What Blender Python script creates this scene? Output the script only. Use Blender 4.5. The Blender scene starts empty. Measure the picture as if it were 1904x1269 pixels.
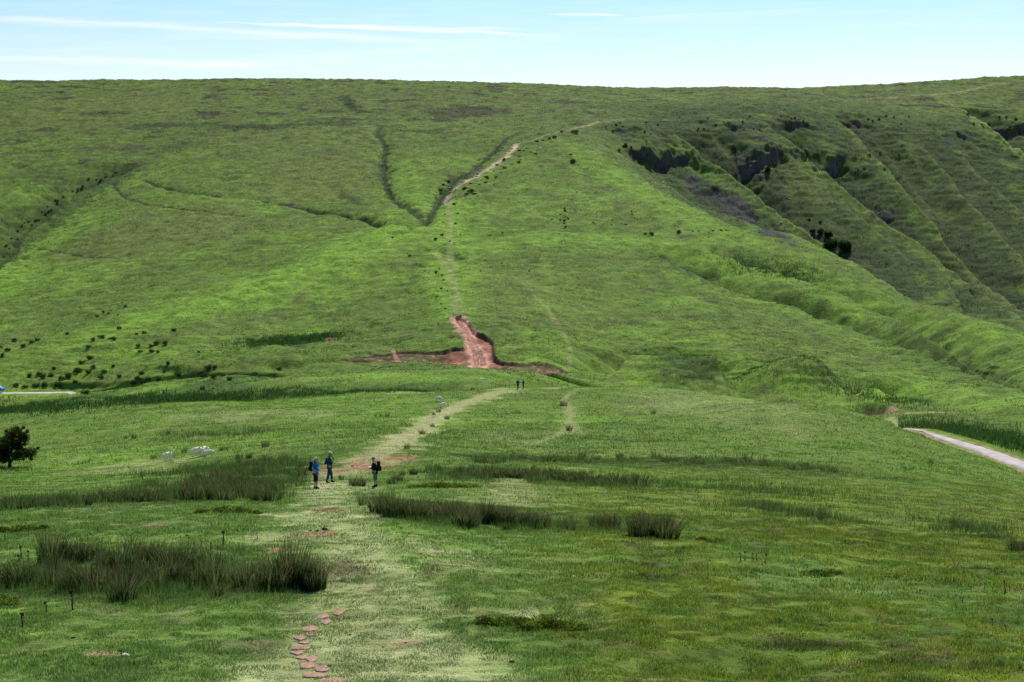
import bpy, math, random, time
import numpy as np
from mathutils import Vector, Matrix
T00 = time.time()
rnd = random.Random(7)
rng = np.random.default_rng(11)
scene = bpy.context.scene
COL = scene.collection

# ------------------------------------------------------------------ camera
F = 2644.0            # focal length in photograph pixels (photograph 1904 x 1269)
PITCH = 0.0883
TP = math.tan(PITCH)
cam_d = bpy.data.cameras.new('camera'); cam = bpy.data.objects.new('camera', cam_d); COL.objects.link(cam)
cam_d.sensor_width = 36.0; cam_d.lens = 36.0 * F / 1904.0
cam_d.clip_start = 0.5; cam_d.clip_end = 30000
cam.location = (0, 0, 0); cam.rotation_euler = (math.pi / 2 - PITCH, 0, 0)
scene.camera = cam

def T_of(py):
    b = (634.5 - py) / F
    return (b - TP) / (1 + b * TP)
def u_of(px, py):
    a = (px - 952) / F; b = (634.5 - py) / F
    return a / (math.cos(PITCH) + b * math.sin(PITCH))

# ------------------------------------------------------------------ noise
def _hash(ix, iy, seed):
    h = (ix.astype(np.uint32) * np.uint32(374761393) + iy.astype(np.uint32) * np.uint32(668265263) + np.uint32(seed * 2246822519 & 0xffffffff))
    h = (h ^ (h >> np.uint32(13))) * np.uint32(1274126177)
    return h ^ (h >> np.uint32(16))
def noise(x, y, scale, seed=0):
    """gradient noise, about -1..1, feature size = scale metres"""
    x = np.asarray(x, np.float64) / scale; y = np.asarray(y, np.float64) / scale
    x0 = np.floor(x); y0 = np.floor(y); fx = (x - x0).astype(np.float32); fy = (y - y0).astype(np.float32)
    ix = x0.astype(np.int64); iy = y0.astype(np.int64)
    def g(dx, dy):
        h = _hash((ix + dx) & 0xffffffff, (iy + dy) & 0xffffffff, seed)
        a = h.astype(np.float32) * np.float32(2 * math.pi / 4294967296.0)
        return np.cos(a) * (fx - dx) + np.sin(a) * (fy - dy)
    sx = fx * fx * fx * (fx * (fx * 6 - 15) + 10); sy = fy * fy * fy * (fy * (fy * 6 - 15) + 10)
    a = g(0, 0); b = g(1, 0); c = g(0, 1); d = g(1, 1)
    return ((a + (b - a) * sx) * (1 - sy) + (c + (d - c) * sx) * sy) * 1.5
def fbm(x, y, scale, octaves=4, seed=0, gain=0.5):
    s = 0; amp = 1; t = 0
    for i in range(octaves):
        s = s + amp * noise(x, y, scale / 2 ** i, seed + i * 17); t += amp; amp *= gain
    return s / t
def sstep(a, b, x):
    t = np.clip((x - a) / (b - a), 0, 1); return t * t * (3 - 2 * t)

# ------------------------------------------------------------------ terrain control points: (px, py, distance)
CP = [
 (750,1269,20),(750,1160,25),(760,1050,32),(760,950,46),(640,908,70),(760,870,90),(750,820,122),(820,763,185),(970,725,220),(1000,718,240),
 (890,683,290),(700,690,290),(870,640,355),(850,590,395),
 (0,1269,20),(0,1150,26),(0,1080,31),(0,975,44),(0,940,56),(0,900,88),(30,865,125),(0,800,180),(0,772,215),(0,766,262),(0,735,320),(0,700,352),(0,650,400),(0,600,460),(0,540,540),(0,478,640),(0,400,740),(0,300,880),(0,220,1020),(0,151,1250),
 (370,1269,20),(370,1150,26),(370,1040,33),(370,950,47),(370,900,78),(370,850,118),(370,800,160),(400,746,222),(400,738,262),(450,705,300),(300,700,325),(300,640,390),(300,560,480),(300,470,600),(300,380,720),(300,300,850),(300,220,1000),(300,149,1250),
 (160,757,222),(160,752,262),(160,728,325),
 (560,748,215),(600,715,262),(560,695,300),
 (550,690,320),(550,600,425),(550,500,530),(550,400,680),(550,300,830),(550,220,990),(550,147,1250),
 (850,500,500),(850,430,600),(850,372,700),(850,320,780),(850,250,920),(850,200,1050),(850,153,1250),
 (1000,650,345),(1000,560,430),(1000,450,570),(1000,350,715),(1000,262,860),(1000,210,1000),(1000,157,1250),
 (1150,718,225),(1150,712,300),(1150,660,350),(1150,600,410),(1150,500,510),(1150,400,650),(1150,320,775),(1110,230,930),(1150,195,1060),(1150,163,1250),
 # edge of the big spur
 (1150,283,850),(1200,315,815),(1264,361,770),(1375,418,700),(1479,452,650),(1540,473,620),(1634,520,575),(1769,577,510),(1904,618,460),(2100,668,400),
 # corrie wall
 (1200,270,900),(1264,340,860),(1264,290,905),(1264,240,950),(1264,214,1010),(1264,164,1250),
 (1375,405,810),(1375,330,870),(1375,260,930),(1375,218,990),
 (1479,445,770),(1479,380,835),(1479,300,920),(1479,214,1020),(1479,164,1250),
 (1634,508,720),(1634,400,850),(1634,300,960),(1634,215,1060),(1634,158,1250),
 (1769,566,680),(1769,500,760),(1769,400,870),(1769,300,985),(1769,208,1100),(1769,150,1250),
 (1904,606,650),(1904,500,775),(1904,400,895),(1904,300,1010),(1904,215,1120),(1904,141,1250),
 (2200,640,600),(2200,500,760),(2200,300,1000),(2200,200,1120),(2200,135,1250),
 # spur body
 (1300,650,365),(1300,540,475),(1300,450,580),(1400,730,292),(1400,660,355),(1400,600,420),(1400,520,520),
 (1650,765,262),(1650,720,312),(1650,650,390),(1650,580,485),(1900,830,190),(1904,780,240),(1904,720,310),(1904,660,390),
 (2200,900,160),(2200,800,230),(2200,720,320),
 # near hill, right half
 (1300,1269,20),(1300,1180,24),(1300,1100,29),(1300,1000,43),(1300,950,58),(1300,900,85),(1300,850,116),(1300,800,152),(1250,750,195),(1250,722,222),
 (1400,735,212),(1565,754,198),(1650,775,185),(1800,828,166),(1904,872,148),(2100,960,120),
 (1904,1269,20),(1904,1180,24.5),(1904,1100,31),(1904,1000,54),(1904,930,92),(1600,1000,48),(1600,900,95),(1600,820,145),
 (1780,812,208),(1690,790,238),(1904,856,168),
 (1000,1269,20),(1000,1100,28.5),(1000,1000,41),(1000,900,78),(1000,850,112),(1000,800,148),(1000,760,188),
 (-400,1269,20),(-400,1080,31),(-400,900,85),(-400,780,205),(-400,735,320),(-400,600,460),(-400,400,740),(-400,220,1020),(-400,155,1250),
 (2300,1269,20),(2300,1100,31),(2300,1000,60),
]
# hidden ground: (px, z, distance)
CZ = [(0,-35.6,240),(160,-35.2,243),(400,-33.2,243),(890,-34.4,311),(700,-34.9,311),(550,-36.2,311),(1150,-33.5,258),(1400,-35.5,250),(1565,-35,232),(1650,-34.5,218),
 (1264,2,815),(1200,26,862),(1375,-17,752),(1479,-27,708),(1540,-32,690),(1634,-41,642),(1769,-50,590),(1904,-58,552),(2100,-62,500),
 (1150,40,885)]
for px in (-400, 0, 370, 750, 1000, 1300, 1904, 2300):
    CZ += [(px, -4.9, 13), (px, -3.2, 7), (px, -2.2, 3.5)]
KU = 4.5
P = []; V = []
for px, py, Y in CP: P.append((u_of(px, py) * KU, math.log(Y) * 1.6)); V.append(T_of(py))
for px, z, Y in CZ: P.append((((px - 952) / F) * KU, math.log(Y) * 1.6)); V.append(z / Y)
P = np.array(P); V = np.array(V); NP_ = len(P)
def tps(r2): return 0.5 * r2 * np.log(r2 + 1e-12)
A = np.zeros((NP_ + 3, NP_ + 3))
d2 = ((P[:, None] - P[None]) ** 2).sum(-1)
A[:NP_, :NP_] = tps(d2) + np.eye(NP_) * 2e-4
A[:NP_, NP_] = 1; A[:NP_, NP_ + 1:] = P; A[NP_, :NP_] = 1; A[NP_ + 1:, :NP_] = P.T
W = np.linalg.solve(A, np.r_[V, 0, 0, 0])
def rbf(u, v):
    q = np.stack([u.ravel() * KU, v.ravel() * 1.6], 1); out = np.empty(len(q))
    for i in range(0, len(q), 20000):
        s = q[i:i + 20000]; dd = ((s[:, None] - P[None]) ** 2).sum(-1)
        out[i:i + 20000] = tps(dd) @ W[:NP_] + W[NP_] + s @ W[NP_ + 1:]
    return out.reshape(u.shape)

# grid: fan of columns u = X/Y and rows Y
QUAL = 1.0
nU = int(1300 * QUAL)
Uc = np.linspace(-0.385, 0.385, nU)
Uc = np.r_[-np.linspace(1.6, 0.385, 60)[:-1], Uc, np.linspace(0.385, 1.6, 60)[1:]]
Yr = np.r_[np.exp(np.linspace(math.log(2.5), math.log(18), 40))[:-1],
           np.exp(np.linspace(math.log(18), math.log(290), int(640 * QUAL)))[:-1],
           np.linspace(290, 325, 40)[:-1], np.linspace(325, 410, 210)[:-1], np.linspace(410, 620, 180)[:-1], np.linspace(620, 1270, int(440 * QUAL))[:-1],
           np.exp(np.linspace(math.log(1270), math.log(9000), 70))]
NU, NR = len(Uc), len(Yr)
# base T on a coarse grid, then cubic-ish (smooth) upsampling in two passes
cu = np.linspace(-0.46, 0.46, 330); cv = np.linspace(math.log(2.5), math.log(1250), 420)
Tc = rbf(*np.meshgrid(cu, cv))
def cubic_up(G, src, dst, axis):
    G = np.moveaxis(G, axis, 0); h = src[1] - src[0]
    t = np.clip((dst - src[0]) / h, 0, len(src) - 1.0001); i = t.astype(int); f = (t - i)[:, None]
    im = np.clip(i - 1, 0, len(src) - 1); i2 = np.clip(i + 2, 0, len(src) - 1)
    a, b, c, d = G[im], G[i], G[i + 1], G[i2]
    r = b + 0.5 * f * (c - a + f * (2 * a - 5 * b + 4 * c - d + f * (3 * (b - c) + d - a)))
    return np.moveaxis(r, 0, axis)
Tb = cubic_up(cubic_up(Tc, cu, np.clip(Uc, -0.459, 0.459), 1), cv, np.log(np.minimum(Yr, 1250)), 0)
UU, YY = np.meshgrid(Uc, Yr)
XX = UU * YY
ZZ = Tb * np.minimum(YY, 1250) - 0.035 * np.maximum(YY - 1250, 0)
LY = np.log(Yr)

def hit(px, py, Z=None, skip=0):
    """first visible ground point behind a pixel of the photograph"""
    Z = ZZ if Z is None else Z
    u = u_of(px, py); T = T_of(py)
    j = np.clip(np.searchsorted(Uc, u) - 1, 0, NU - 2); f = (u - Uc[j]) / (Uc[j + 1] - Uc[j])
    col = (Z[:, j] * (1 - f) + Z[:, j + 1] * f) / Yr
    i0 = np.searchsorted(Yr, 14)
    k = np.nonzero(col[i0:] >= T)[0]
    if len(k) == 0: i = NR - 60; Y = Yr[i]
    else:
        i = max(k[0] + i0, 1); a, b = col[i - 1], col[i]
        g = (T - a) / (b - a) if b > a else 0.5
        Y = Yr[i - 1] + np.clip(g, 0, 1) * (Yr[i] - Yr[i - 1])
    return float(u * Y), float(Y)
def poly_hits(pts, n=6):
    """pixel polyline (px, py, value) -> world polyline on the terrain, subdivided"""
    out = []
    for (a, b) in zip(pts[:-1], pts[1:]):
        for k in range(n):
            t = k / n; p = [a[m] + (b[m] - a[m]) * t for m in range(len(a))]
            X, Y = hit(p[0], p[1]); out.append((X, Y) + tuple(p[2:]))
    X, Y = hit(pts[-1][0], pts[-1][1]); out.append((X, Y) + tuple(pts[-1][2:]))
    return np.array(out)
def smooth_line(L, it=2):
    for _ in range(it):
        M = L.copy(); M[1:-1] = (L[:-2] + 2 * L[1:-1] + L[2:]) / 4; L = M
    return L
def near_poly(L, rad, X=None, Y=None):
    """for grid points within rad of the world polyline: (flat index, distance, side sign, interpolated value)"""
    X = XX if X is None else X; Y = YY if Y is None else Y
    m = (X > L[:, 0].min() - rad) & (X < L[:, 0].max() + rad) & (Y > L[:, 1].min() - rad) & (Y < L[:, 1].max() + rad)
    idx = np.nonzero(m.ravel())[0]; x = X.ravel()[idx]; y = Y.ravel()[idx]
    best = np.full(len(idx), 1e9); side = np.zeros(len(idx)); val = np.zeros(len(idx))
    for a, b in zip(L[:-1], L[1:]):
        dx, dy = b[0] - a[0], b[1] - a[1]; l2 = dx * dx + dy * dy + 1e-9
        s = np.nonzero((x > min(a[0], b[0]) - rad) & (x < max(a[0], b[0]) + rad) & (y > min(a[1], b[1]) - rad) & (y < max(a[1], b[1]) + rad))[0]
        if not len(s): continue
        t = np.clip(((x[s] - a[0]) * dx + (y[s] - a[1]) * dy) / l2, 0, 1)
        ex = x[s] - a[0] - t * dx; ey = y[s] - a[1] - t * dy; dd = np.hypot(ex, ey)
        c = dd < best[s]; ss = s[c]; best[ss] = dd[c]; side[ss] = np.sign(dx * ey[c] - dy * ex[c])
        if len(a) > 2: val[ss] = (a[2] + (b[2] - a[2]) * t)[c]
    k = best < rad
    return idx[k], best[k], side[k], val[k]
# ------------------------------------------------------------------ carved and raised features
Z0 = ZZ.copy()
zf = ZZ.ravel()                          # a view on ZZ
def carve(pts, width, sign=-1, shift=0.0, soft=0.25, n=6, rough=1.0):
    """V or ridge along a pixel polyline of (px, py, depth); shift moves it uphill (left of its direction)"""
    L = smooth_line(poly_hits2(pts, n))
    if shift:
        d = np.gradient(L[:, :2], axis=0); d /= np.linalg.norm(d, axis=1)[:, None] + 1e-9
        L[:, 0] -= d[:, 1] * shift; L[:, 1] += d[:, 0] * shift
    idx, dist, side, val = near_poly(L, width * 4)
    if len(idx):
        nx = XX.ravel()[idx]; ny = YY.ravel()[idx]; wob = min(1.0, width / 5) * rough; dist = np.abs(dist + wob * (noise(nx, ny, 13, 61) * 3.2 + noise(nx, ny, 5, 62) * 1.3)); val = val * (1 + rough * (.55 * noise(nx, ny, 24, 63) + .3 * noise(nx, ny, 8, 64)))
        q = np.sqrt((dist / width) ** 2 + soft ** 2) - soft
        zf[idx] += sign * val * np.exp(-q * 1.3) * (1 - sstep(3.0, 4.0, dist / width))
    return L, (idx, dist, side, val)
def poly_hits2(pts, n=6):
    out = []
    for (a, b) in zip(pts[:-1], pts[1:]):
        for k in range(n):
            t = k / n; p = [a[m] + (b[m] - a[m]) * t for m in range(3)]
            out.append(hit(p[0], p[1], Z0) + (p[2],))
    out.append(hit(pts[-1][0], pts[-1][1], Z0) + (pts[-1][2],))
    return np.array(out)
def at(px, Y): return ((px - 952) / F / (math.cos(PITCH) + (-0.02) * math.sin(PITCH)) * Y, Y)
LX = {}                                   # named world lines, for colours
# far left gully behind the bright spur
g = np.array([at(-160, 520) + (14,), at(-60, 575) + (15,), at(5, 632) + (15,), at(45, 672) + (13,), at(100, 712) + (10,), at(150, 755) + (8,), at(210, 800) + (6,), at(260, 845) + (4,), at(330, 900) + (2.5,), at(410, 970) + (0,)])
LX['gully'] = g
idx, dist, side, val = near_poly(g, 110)
zf[idx] -= .5 * val * np.exp(-(np.sqrt((dist / 20) ** 2 + .05) - .22) * 1.3) * (1 - sstep(80, 110, dist))
carve([(210, 332, 2), (150, 362, 4), (100, 395, 5.0), (60, 425, 5), (20, 470, 5), (-20, 520, 5)], 14, +1, 0, rough=.2)
# spurs and gullies of the corrie wall
ridges = [
 [(1240, 238, 2), (1264, 261, 7), (1300, 292, 10), (1358, 335, 13), (1425, 389, 14), (1480, 425, 12), (1540, 468, 8)],
 [(1415, 226, 2), (1440, 245, 7), (1500, 292, 11), (1567, 352, 14), (1661, 426, 14), (1735, 477, 12), (1785, 512, 7)],
 [(1553, 218, 3), (1600, 268, 7), (1651, 322, 10), (1728, 406, 11), (1775, 455, 10), (1816, 493, 8), (1870, 545, 5)],
 [(1789, 206, 3), (1820, 226, 8), (1856, 255, 12), (1904, 290, 14), (1980, 350, 14)],
 [(1594, 221, 2), (1644, 271, 5), (1690, 320, 5), (1760, 400, 3)],
 [(1340, 280, 2), (1351, 302, 5), (1380, 335, 6), (1405, 359, 4)],
 [(1700, 250, 0), (1760, 330, 5), (1830, 410, 6), (1900, 480, 6)],
 [(1470, 330, 0), (1520, 390, 5), (1580, 440, 6), (1660, 500, 4)],
 [(1745, 495, 2), (1765, 530, 5), (1790, 560, 6)], [(1790, 505, 5), (1850, 540, 6), (1904, 590, 6)],
]
saw_dark = np.zeros_like(zf); saw_crest = np.zeros_like(zf)
def saw(pts, h, Ld, steepw=3.0, lev=.22, crest=1.0, dark=1.0):
    """spur crest along a line running down the wall: a gully falls away sharply beyond it and the ground climbs back over Ld metres"""
    L = smooth_line(poly_hits2(pts, 8)); idx, dist, side, val = near_poly(L, Ld * 1.4)
    x_ = XX.ravel()[idx]; y_ = YY.ravel()[idx]; s = dist * side + noise(x_, y_, 34, 81) * 3.0 * min(1, Ld / 40) + noise(x_, y_, 9, 82) * .45; val = val * h
    zf[idx] -= np.where(s > 0, val * (1 - np.exp(-np.maximum(s, 0) / steepw)) * (1 - sstep(steepw, Ld, s)), 0); zf[idx] += lev * val * np.exp(-np.abs(s) / 3.5)
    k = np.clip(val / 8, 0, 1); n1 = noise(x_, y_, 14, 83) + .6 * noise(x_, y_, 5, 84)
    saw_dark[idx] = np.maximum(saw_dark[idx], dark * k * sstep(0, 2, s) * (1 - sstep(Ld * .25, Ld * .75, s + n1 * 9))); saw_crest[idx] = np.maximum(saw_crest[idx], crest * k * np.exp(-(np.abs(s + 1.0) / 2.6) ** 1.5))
for pts, h, Ld in [
 ([(1240, 236, 0), (1264, 261, .6), (1300, 292, 1), (1358, 335, 1), (1425, 389, 1), (1480, 425, 1), (1540, 468, .9), (1600, 505, .6), (1660, 540, .4)], 13, 62),
 ([(1415, 224, 0), (1440, 245, .6), (1500, 292, 1), (1567, 352, 1), (1661, 426, 1), (1735, 477, 1), (1785, 512, .6), (1800, 530, .3)], 14, 50),
 ([(1540, 212, 0), (1553, 218, .4), (1600, 268, .8), (1651, 322, 1), (1728, 406, 1), (1775, 455, 1), (1816, 493, .9), (1870, 545, .7), (1930, 590, .5)], 11, 48),
 ([(1775, 198, 0), (1789, 206, .5), (1820, 226, .9), (1856, 255, 1), (1904, 290, 1), (1980, 350, 1)], 15, 55),
 ([(1590, 218, 0), (1644, 271, .8), (1690, 320, 1), (1750, 390, .8), (1790, 430, .3)], 5, 26),
 ([(1330, 275, 0), (1351, 302, .8), (1380, 335, 1), (1405, 359, .4)], 6, 22), ([(1480, 280, 0), (1530, 345, .7), (1590, 400, 1), (1660, 455, .8), (1720, 500, .3)], 4.5, 26),
 ([(1690, 240, 0), (1740, 300, .8), (1800, 375, 1), (1870, 450, .9), (1930, 510, .7)], 6.5, 34), ([(1760, 250, 0), (1810, 312, .8), (1886, 385, 1), (1950, 440, 1)], 5, 28),
 ([(1735, 480, .2), (1760, 525, .9), (1785, 565, .7)], 5, 22), ([(1800, 505, .2), (1850, 555, .9), (1904, 600, 1)], 5, 24), ([(1655, 232, 0), (1700, 290, .7), (1735, 345, .4)], 3.5, 20), ([(1300, 225, 0), (1340, 262, .8), (1365, 280, .3)], 4, 18), ([(1200, 238, 0), (1225, 262, .8), (1240, 272, .4)], 4, 18)]:
    saw(pts, h, Ld)
saw([(-90, 590, .5), (-40, 545, .9), (0, 505, 1), (45, 443, 1), (100, 397, 1), (160, 358, .9), (210, 330, .7), (245, 310, .3), (270, 300, 0)], 17, 50, 4, .03, 0)
# crags: steps across the slope
cliff_f = np.zeros_like(zf)
crags = [
 [(1165, 276, 0), (1190, 288, 11), (1215, 300, 14), (1250, 298, 13), (1282, 290, 9), (1292, 288, 0)],
 [(1290, 280, 0), (1320, 286, 7), (1350, 288, 4), (1356, 288, 0)],
 [(1366, 285, 0), (1385, 290, 13), (1430, 285, 13), (1475, 282, 7), (1486, 281, 0)],
 [(1494, 280, 0), (1520, 290, 12), (1560, 288, 9), (1588, 284, 0)],
 [(1860, 256, 0), (1885, 268, 10), (1930, 275, 13), (2000, 285, 13)],
 [(1112, 232, 0), (1140, 243, 4), (1190, 243, 4), (1228, 248, 0)],
 [(1288, 222, 0), (1330, 232, 4), (1365, 236, 5), (1410, 236, 3), (1424, 234, 0)],
 [(1440, 224, 0), (1470, 232, 5), (1506, 236, 3), (1514, 236, 0)], [(1548, 214, 0), (1570, 222, 6), (1600, 222, 4), (1612, 222, 0)],
 [(1790, 210, 0), (1840, 224, 8), (1904, 232, 8), (1960, 236, 8)], [(1752, 250, 0), (1790, 250, 5), (1834, 249, 0)],
 [(1555, 325, 0), (1570, 332, 7), (1590, 330, 0)], [(1290, 332, 0), (1315, 345, 3.5), (1350, 368, 1.5), (1385, 396, 3.5), (1420, 412, 1.2), (1450, 430, 3), (1480, 445, 0)],
 [(1620, 362, 0), (1640, 378, 5), (1668, 385, 0)], [(1485, 395, 0), (1510, 410, 5), (1535, 425, 4), (1545, 430, 0)],
]
for c in crags:
    L = poly_hits2(c, 10); L[:, 1] += noise(L[:, 0], L[:, 1], 14, 5) * 3.5 + noise(L[:, 0], L[:, 1], 4, 6) * 1.0
    idx, dist, side, val = near_poly(L, 60)
    x_ = XX.ravel()[idx]; y_ = YY.ravel()[idx]; s = dist * side + noise(x_, y_, 6, 71) * 1.3 + noise(x_, y_, 2.6, 72) * .8; val = .86 * val * np.clip(.8 + .9 * noise(x_, y_, 11, 73) + .4 * noise(x_, y_, 4, 74), .25, 1.4)
    zf[idx] += 0.5 * val * np.tanh(s / 1.3) * np.exp(-np.abs(s) / 17) * (1 - sstep(45, 60, dist))
    cliff_f[idx] = np.maximum(cliff_f[idx], (val > 1.5) * np.exp(-(np.abs(s + 1) / 2.6) ** 2) * np.clip(val / 6, 0, 1))
# folds running down the big spur
folds = [
 ([(1225, 478, 2), (1264, 500, 5), (1300, 520, 6), (1365, 548, 6), (1472, 572, 5.5), (1567, 611, 5.5), (1701, 661, 5), (1802, 698, 4), (1904, 730, 3)], 10, 14),
 ([(1380, 488, 2), (1472, 515, 2), (1567, 552, 3), (1634, 584, 5), (1769, 634, 5), (1904, 712, 4)], 8, 11),
 ([(1110, 262, 0), (1165, 305, 3), (1219, 352, 5), (1290, 388, 5), (1364, 418, 3), (1400, 440, 0)], 8, 8),
]
FI = 0
for f_, w_, s_ in folds:
    saw([(a, b, min(c / 5, 1) * (b is not f_[-1][1])) for a, b, c in f_], [15, 10, 4.5][FI], [30, 24, 18][FI], 1.6, .04, .3); FI += 1
# streams of the middle slope
streams = {
 's1': ([(705, 235, .5), (703, 251, 4), (719, 268, 5), (713, 285, 4), (715, 335, 4), (733, 369, 4.5), (767, 390, 3), (790, 408, 1)], 5),
 's2': ([(430, 362, 0), (550, 385, 2.0), (632, 396, 3), (682, 405, 4), (733, 424, 5), (765, 422, 5), (777, 427, 4), (793, 409, 4), (812, 380, 4), (826, 352, 5), (845, 335, 4), (880, 318, 2), (935, 262, 2), (985, 235, 0)], 5),
 's3': ([(640, 175, 0), (645, 190, 3), (660, 205, 2.5), (690, 212, 0)], 7), 's4': ([(780, 470, 0), (800, 463, 1.5), (830, 455, 1.5), (838, 452, 0)], 2.5),
 's5': ([(825, 463, 0), (838, 472, 2.5), (854, 482, 2), (858, 486, 0)], 4), 's6': ([(270, 332, .6), (300, 346, 2), (360, 357, 2), (430, 366, .6)], 2.6),
 's7': ([(70, 455, .6), (150, 470, 1.5), (215, 482, 0)], 3), 's8': ([(210, 338, .5), (222, 355, 1.5), (240, 370, 1), (310, 383, 1), (400, 395, 1), (480, 408, 0)], 2),
 's9': ([(210, 235, 0), (330, 232, 1.2), (480, 236, 1.6), (640, 226, 1)], 9)}
for k, (p, w_) in streams.items(): LX[k] = carve([(a, b, c * .72) for a, b, c in p], w_ * .85)[0]
carve([(760, 425, 1.5), (740, 432, 3), (700, 445, 2.5), (600, 500, 2.5), (400, 560, 2)], 14, +1)
# knoll in the saddle, hollow and banks before the pass
def bump(px, py, rx, ry, h, Zs=None):
    X, Y = hit(px, py, Z0); q = ((XX - X) / rx) ** 2 + ((YY - Y) / ry) ** 2
    ZZ[...] += h * np.exp(-q)
bump(1250, 706, 10, 10, 3.0); bump(1400, 702, 20, 12, 2.6); bump(1175, 688, 12, 10, 2.4); bump(1520, 715, 22, 12, 3.2); bump(1110, 700, 10, 8, 1.5)
saw([(1140, 712, 0), (1156, 694, .6), (1175, 678, .9), (1210, 668, 1), (1250, 669, 1), (1292, 683, 1), (1328, 706, .9), (1350, 727, .4)], 6.5, 20, 1.5, .12, .8, 0)
saw([(1325, 676, 0), (1380, 668, .7), (1440, 680, 1), (1500, 705, .9), (1560, 728, .4)], 4, 16, 1.5, .1, .5, 0); saw([(1560, 738, .3), (1620, 728, .8), (1700, 745, .9), (1780, 764, .3)], 3, 14, 1.5, .1, .4, 0)
bump(330, 690, 14, 9, 1.6); bump(100, 700, 20, 8, 2.2); bump(540, 680, 20, 6, 1.5); bump(220, 650, 18, 14, 1.5)
carve([(560, 722, 0), (640, 716, 2.0), (700, 712, 2.2), (800, 712, 2.2), (900, 716, 1.2), (940, 718, 0)], 7, -1)
carve([(1320, 722, 1), (1400, 735, 2), (1500, 742, 2), (1600, 752, 1)], 8, -1, 4)
for b in [[(1566, 752, 0), (1600, 751, 2.2), (1640, 760, 3), (1668, 768, 0)], [(470, 690, 0), (560, 684, 1.5), (640, 674, 1.6), (720, 668, 1), (740, 664, 0)],
          [(250, 700, 0), (300, 697, 1.5), (380, 694, 1), (400, 692, 0)], [(60, 722, 0), (110, 718, 2.0), (200, 716, 1.5), (290, 712, 0)], [(600, 636, 0), (612, 634, 1), (630, 635, 0)]]:
    L = poly_hits2(b, 8); idx, dist, side, val = near_poly(L, 30); s = dist * side
    zf[idx] += 0.5 * val * np.tanh(s / .7) * np.exp(-np.abs(s) / 7)
# the eroded red scar
def pt_poly(L, pad=1.0):
    """signed distance to a closed world polygon (positive inside) for grid points near it"""
    C = np.vstack([L, L[:1]]); idx, dist, side, val = near_poly(np.c_[C, np.zeros(len(C))], 60)
    x = XX.ravel()[idx]; y = YY.ravel()[idx]; ins = np.zeros(len(idx), bool)
    for a, b in zip(C[:-1], C[1:]):
        c = ((a[1] > y) != (b[1] > y)) & (x < (b[0] - a[0]) * (y - a[1]) / (b[1] - a[1] + 1e-12) + a[0]); ins ^= c
    return idx, np.where(ins, dist, -dist)
sc_top = [(640, 672), (700, 662), (745, 657), (790, 655), (825, 652), (842, 647), (860, 646), (868, 640), (868, 628), (858, 612), (850, 603), (845, 590), (856, 588), (868, 597), (880, 613),
          (895, 622), (908, 628), (918, 636), (916, 650), (922, 663), (945, 672), (975, 678), (1010, 681), (1040, 682), (1066, 692)]
sc_bot = [(1050, 698), (1000, 694), (950, 690), (905, 687), (870, 682), (820, 678), (760, 674), (700, 674), (650, 679)]
SP = np.array([hit(a, b, Z0) for a, b in sc_top + sc_bot])
for _ in range(1):
    SP = np.stack([SP, .5 * (SP + np.roll(SP, -1, 0))], 1).reshape(-1, 2)
SP += np.stack([noise(SP[:, 0], SP[:, 1], 4, 31), noise(SP[:, 0], SP[:, 1], 4, 32)], 1) * .7
si, sd = pt_poly(SP)
BL = np.array([hit(a, b, Z0) + (0,) for a, b in sc_bot])
bi, bd, _, _ = near_poly(BL, 60); bfull = np.full(zf.shape, 60.); bfull[bi] = bd
scar_d = np.full(zf.shape, -60.); scar_d[si] = sd
zf -= ((.45 + .55 * sstep(14, 6, np.abs(XX.ravel() - hit(885, 640, Z0)[0]))) * sstep(0, .5, scar_d) + 1.1 * sstep(.5, 7, scar_d)) * sstep(0, 6, bfull) * (1 + .35 * noise(XX.ravel(), YY.ravel(), 6, 33))
# ------------------------------------------------------------------ roads through the pass
RW = []
for px, py in [(-160, 733), (-60, 732), (25, 731), (70, 730.5), (118, 729)]: RW.append(hit(px, py, Z0))
for px, Y in [(200, 322), (400, 316), (550, 312), (700, 311), (890, 310), (1000, 301), (1150, 280), (1400, 258), (1565, 246)]: RW.append(at(px, Y))
for px, py in [(1690, 791), (1730, 803), (1800, 826), (1850, 844), (1904, 865)]: RW.append(hit(px, py, Z0))
RW += [at(1990, 150), at(2200, 125)]
RW = np.array(RW); RW = np.c_[RW, [ZZ[min(np.searchsorted(Yr, y), NR - 1), min(np.searchsorted(Uc, x / y), NU - 1)] for x, y in RW]]
t_ = np.arange(len(RW)); tt = np.linspace(0, len(RW) - 1, 260); RW = np.stack([np.interp(tt, t_, RW[:, k]) for k in range(3)], 1)
RW = smooth_line(RW, 14)
pxw = RW[:, 0] / RW[:, 1] * F + 952; cut = sstep(122, 150, pxw) * (1 - sstep(1630, 1690, pxw)); RW[:, 2] -= 1.9 * cut
ri, rd, rs, rv = near_poly(RW, 14)
hidd = ((XX.ravel()[ri] / YY.ravel()[ri] * F + 952) > 128) & ((XX.ravel()[ri] / YY.ravel()[ri] * F + 952) < 1670); bl = 1 - sstep(2.1, np.where(hidd, 3.6, 9), rd)
road_d = np.full(zf.shape, 99.); road_d[ri] = rd
zf[ri] = zf[ri] * (1 - bl) + rv * bl
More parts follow.
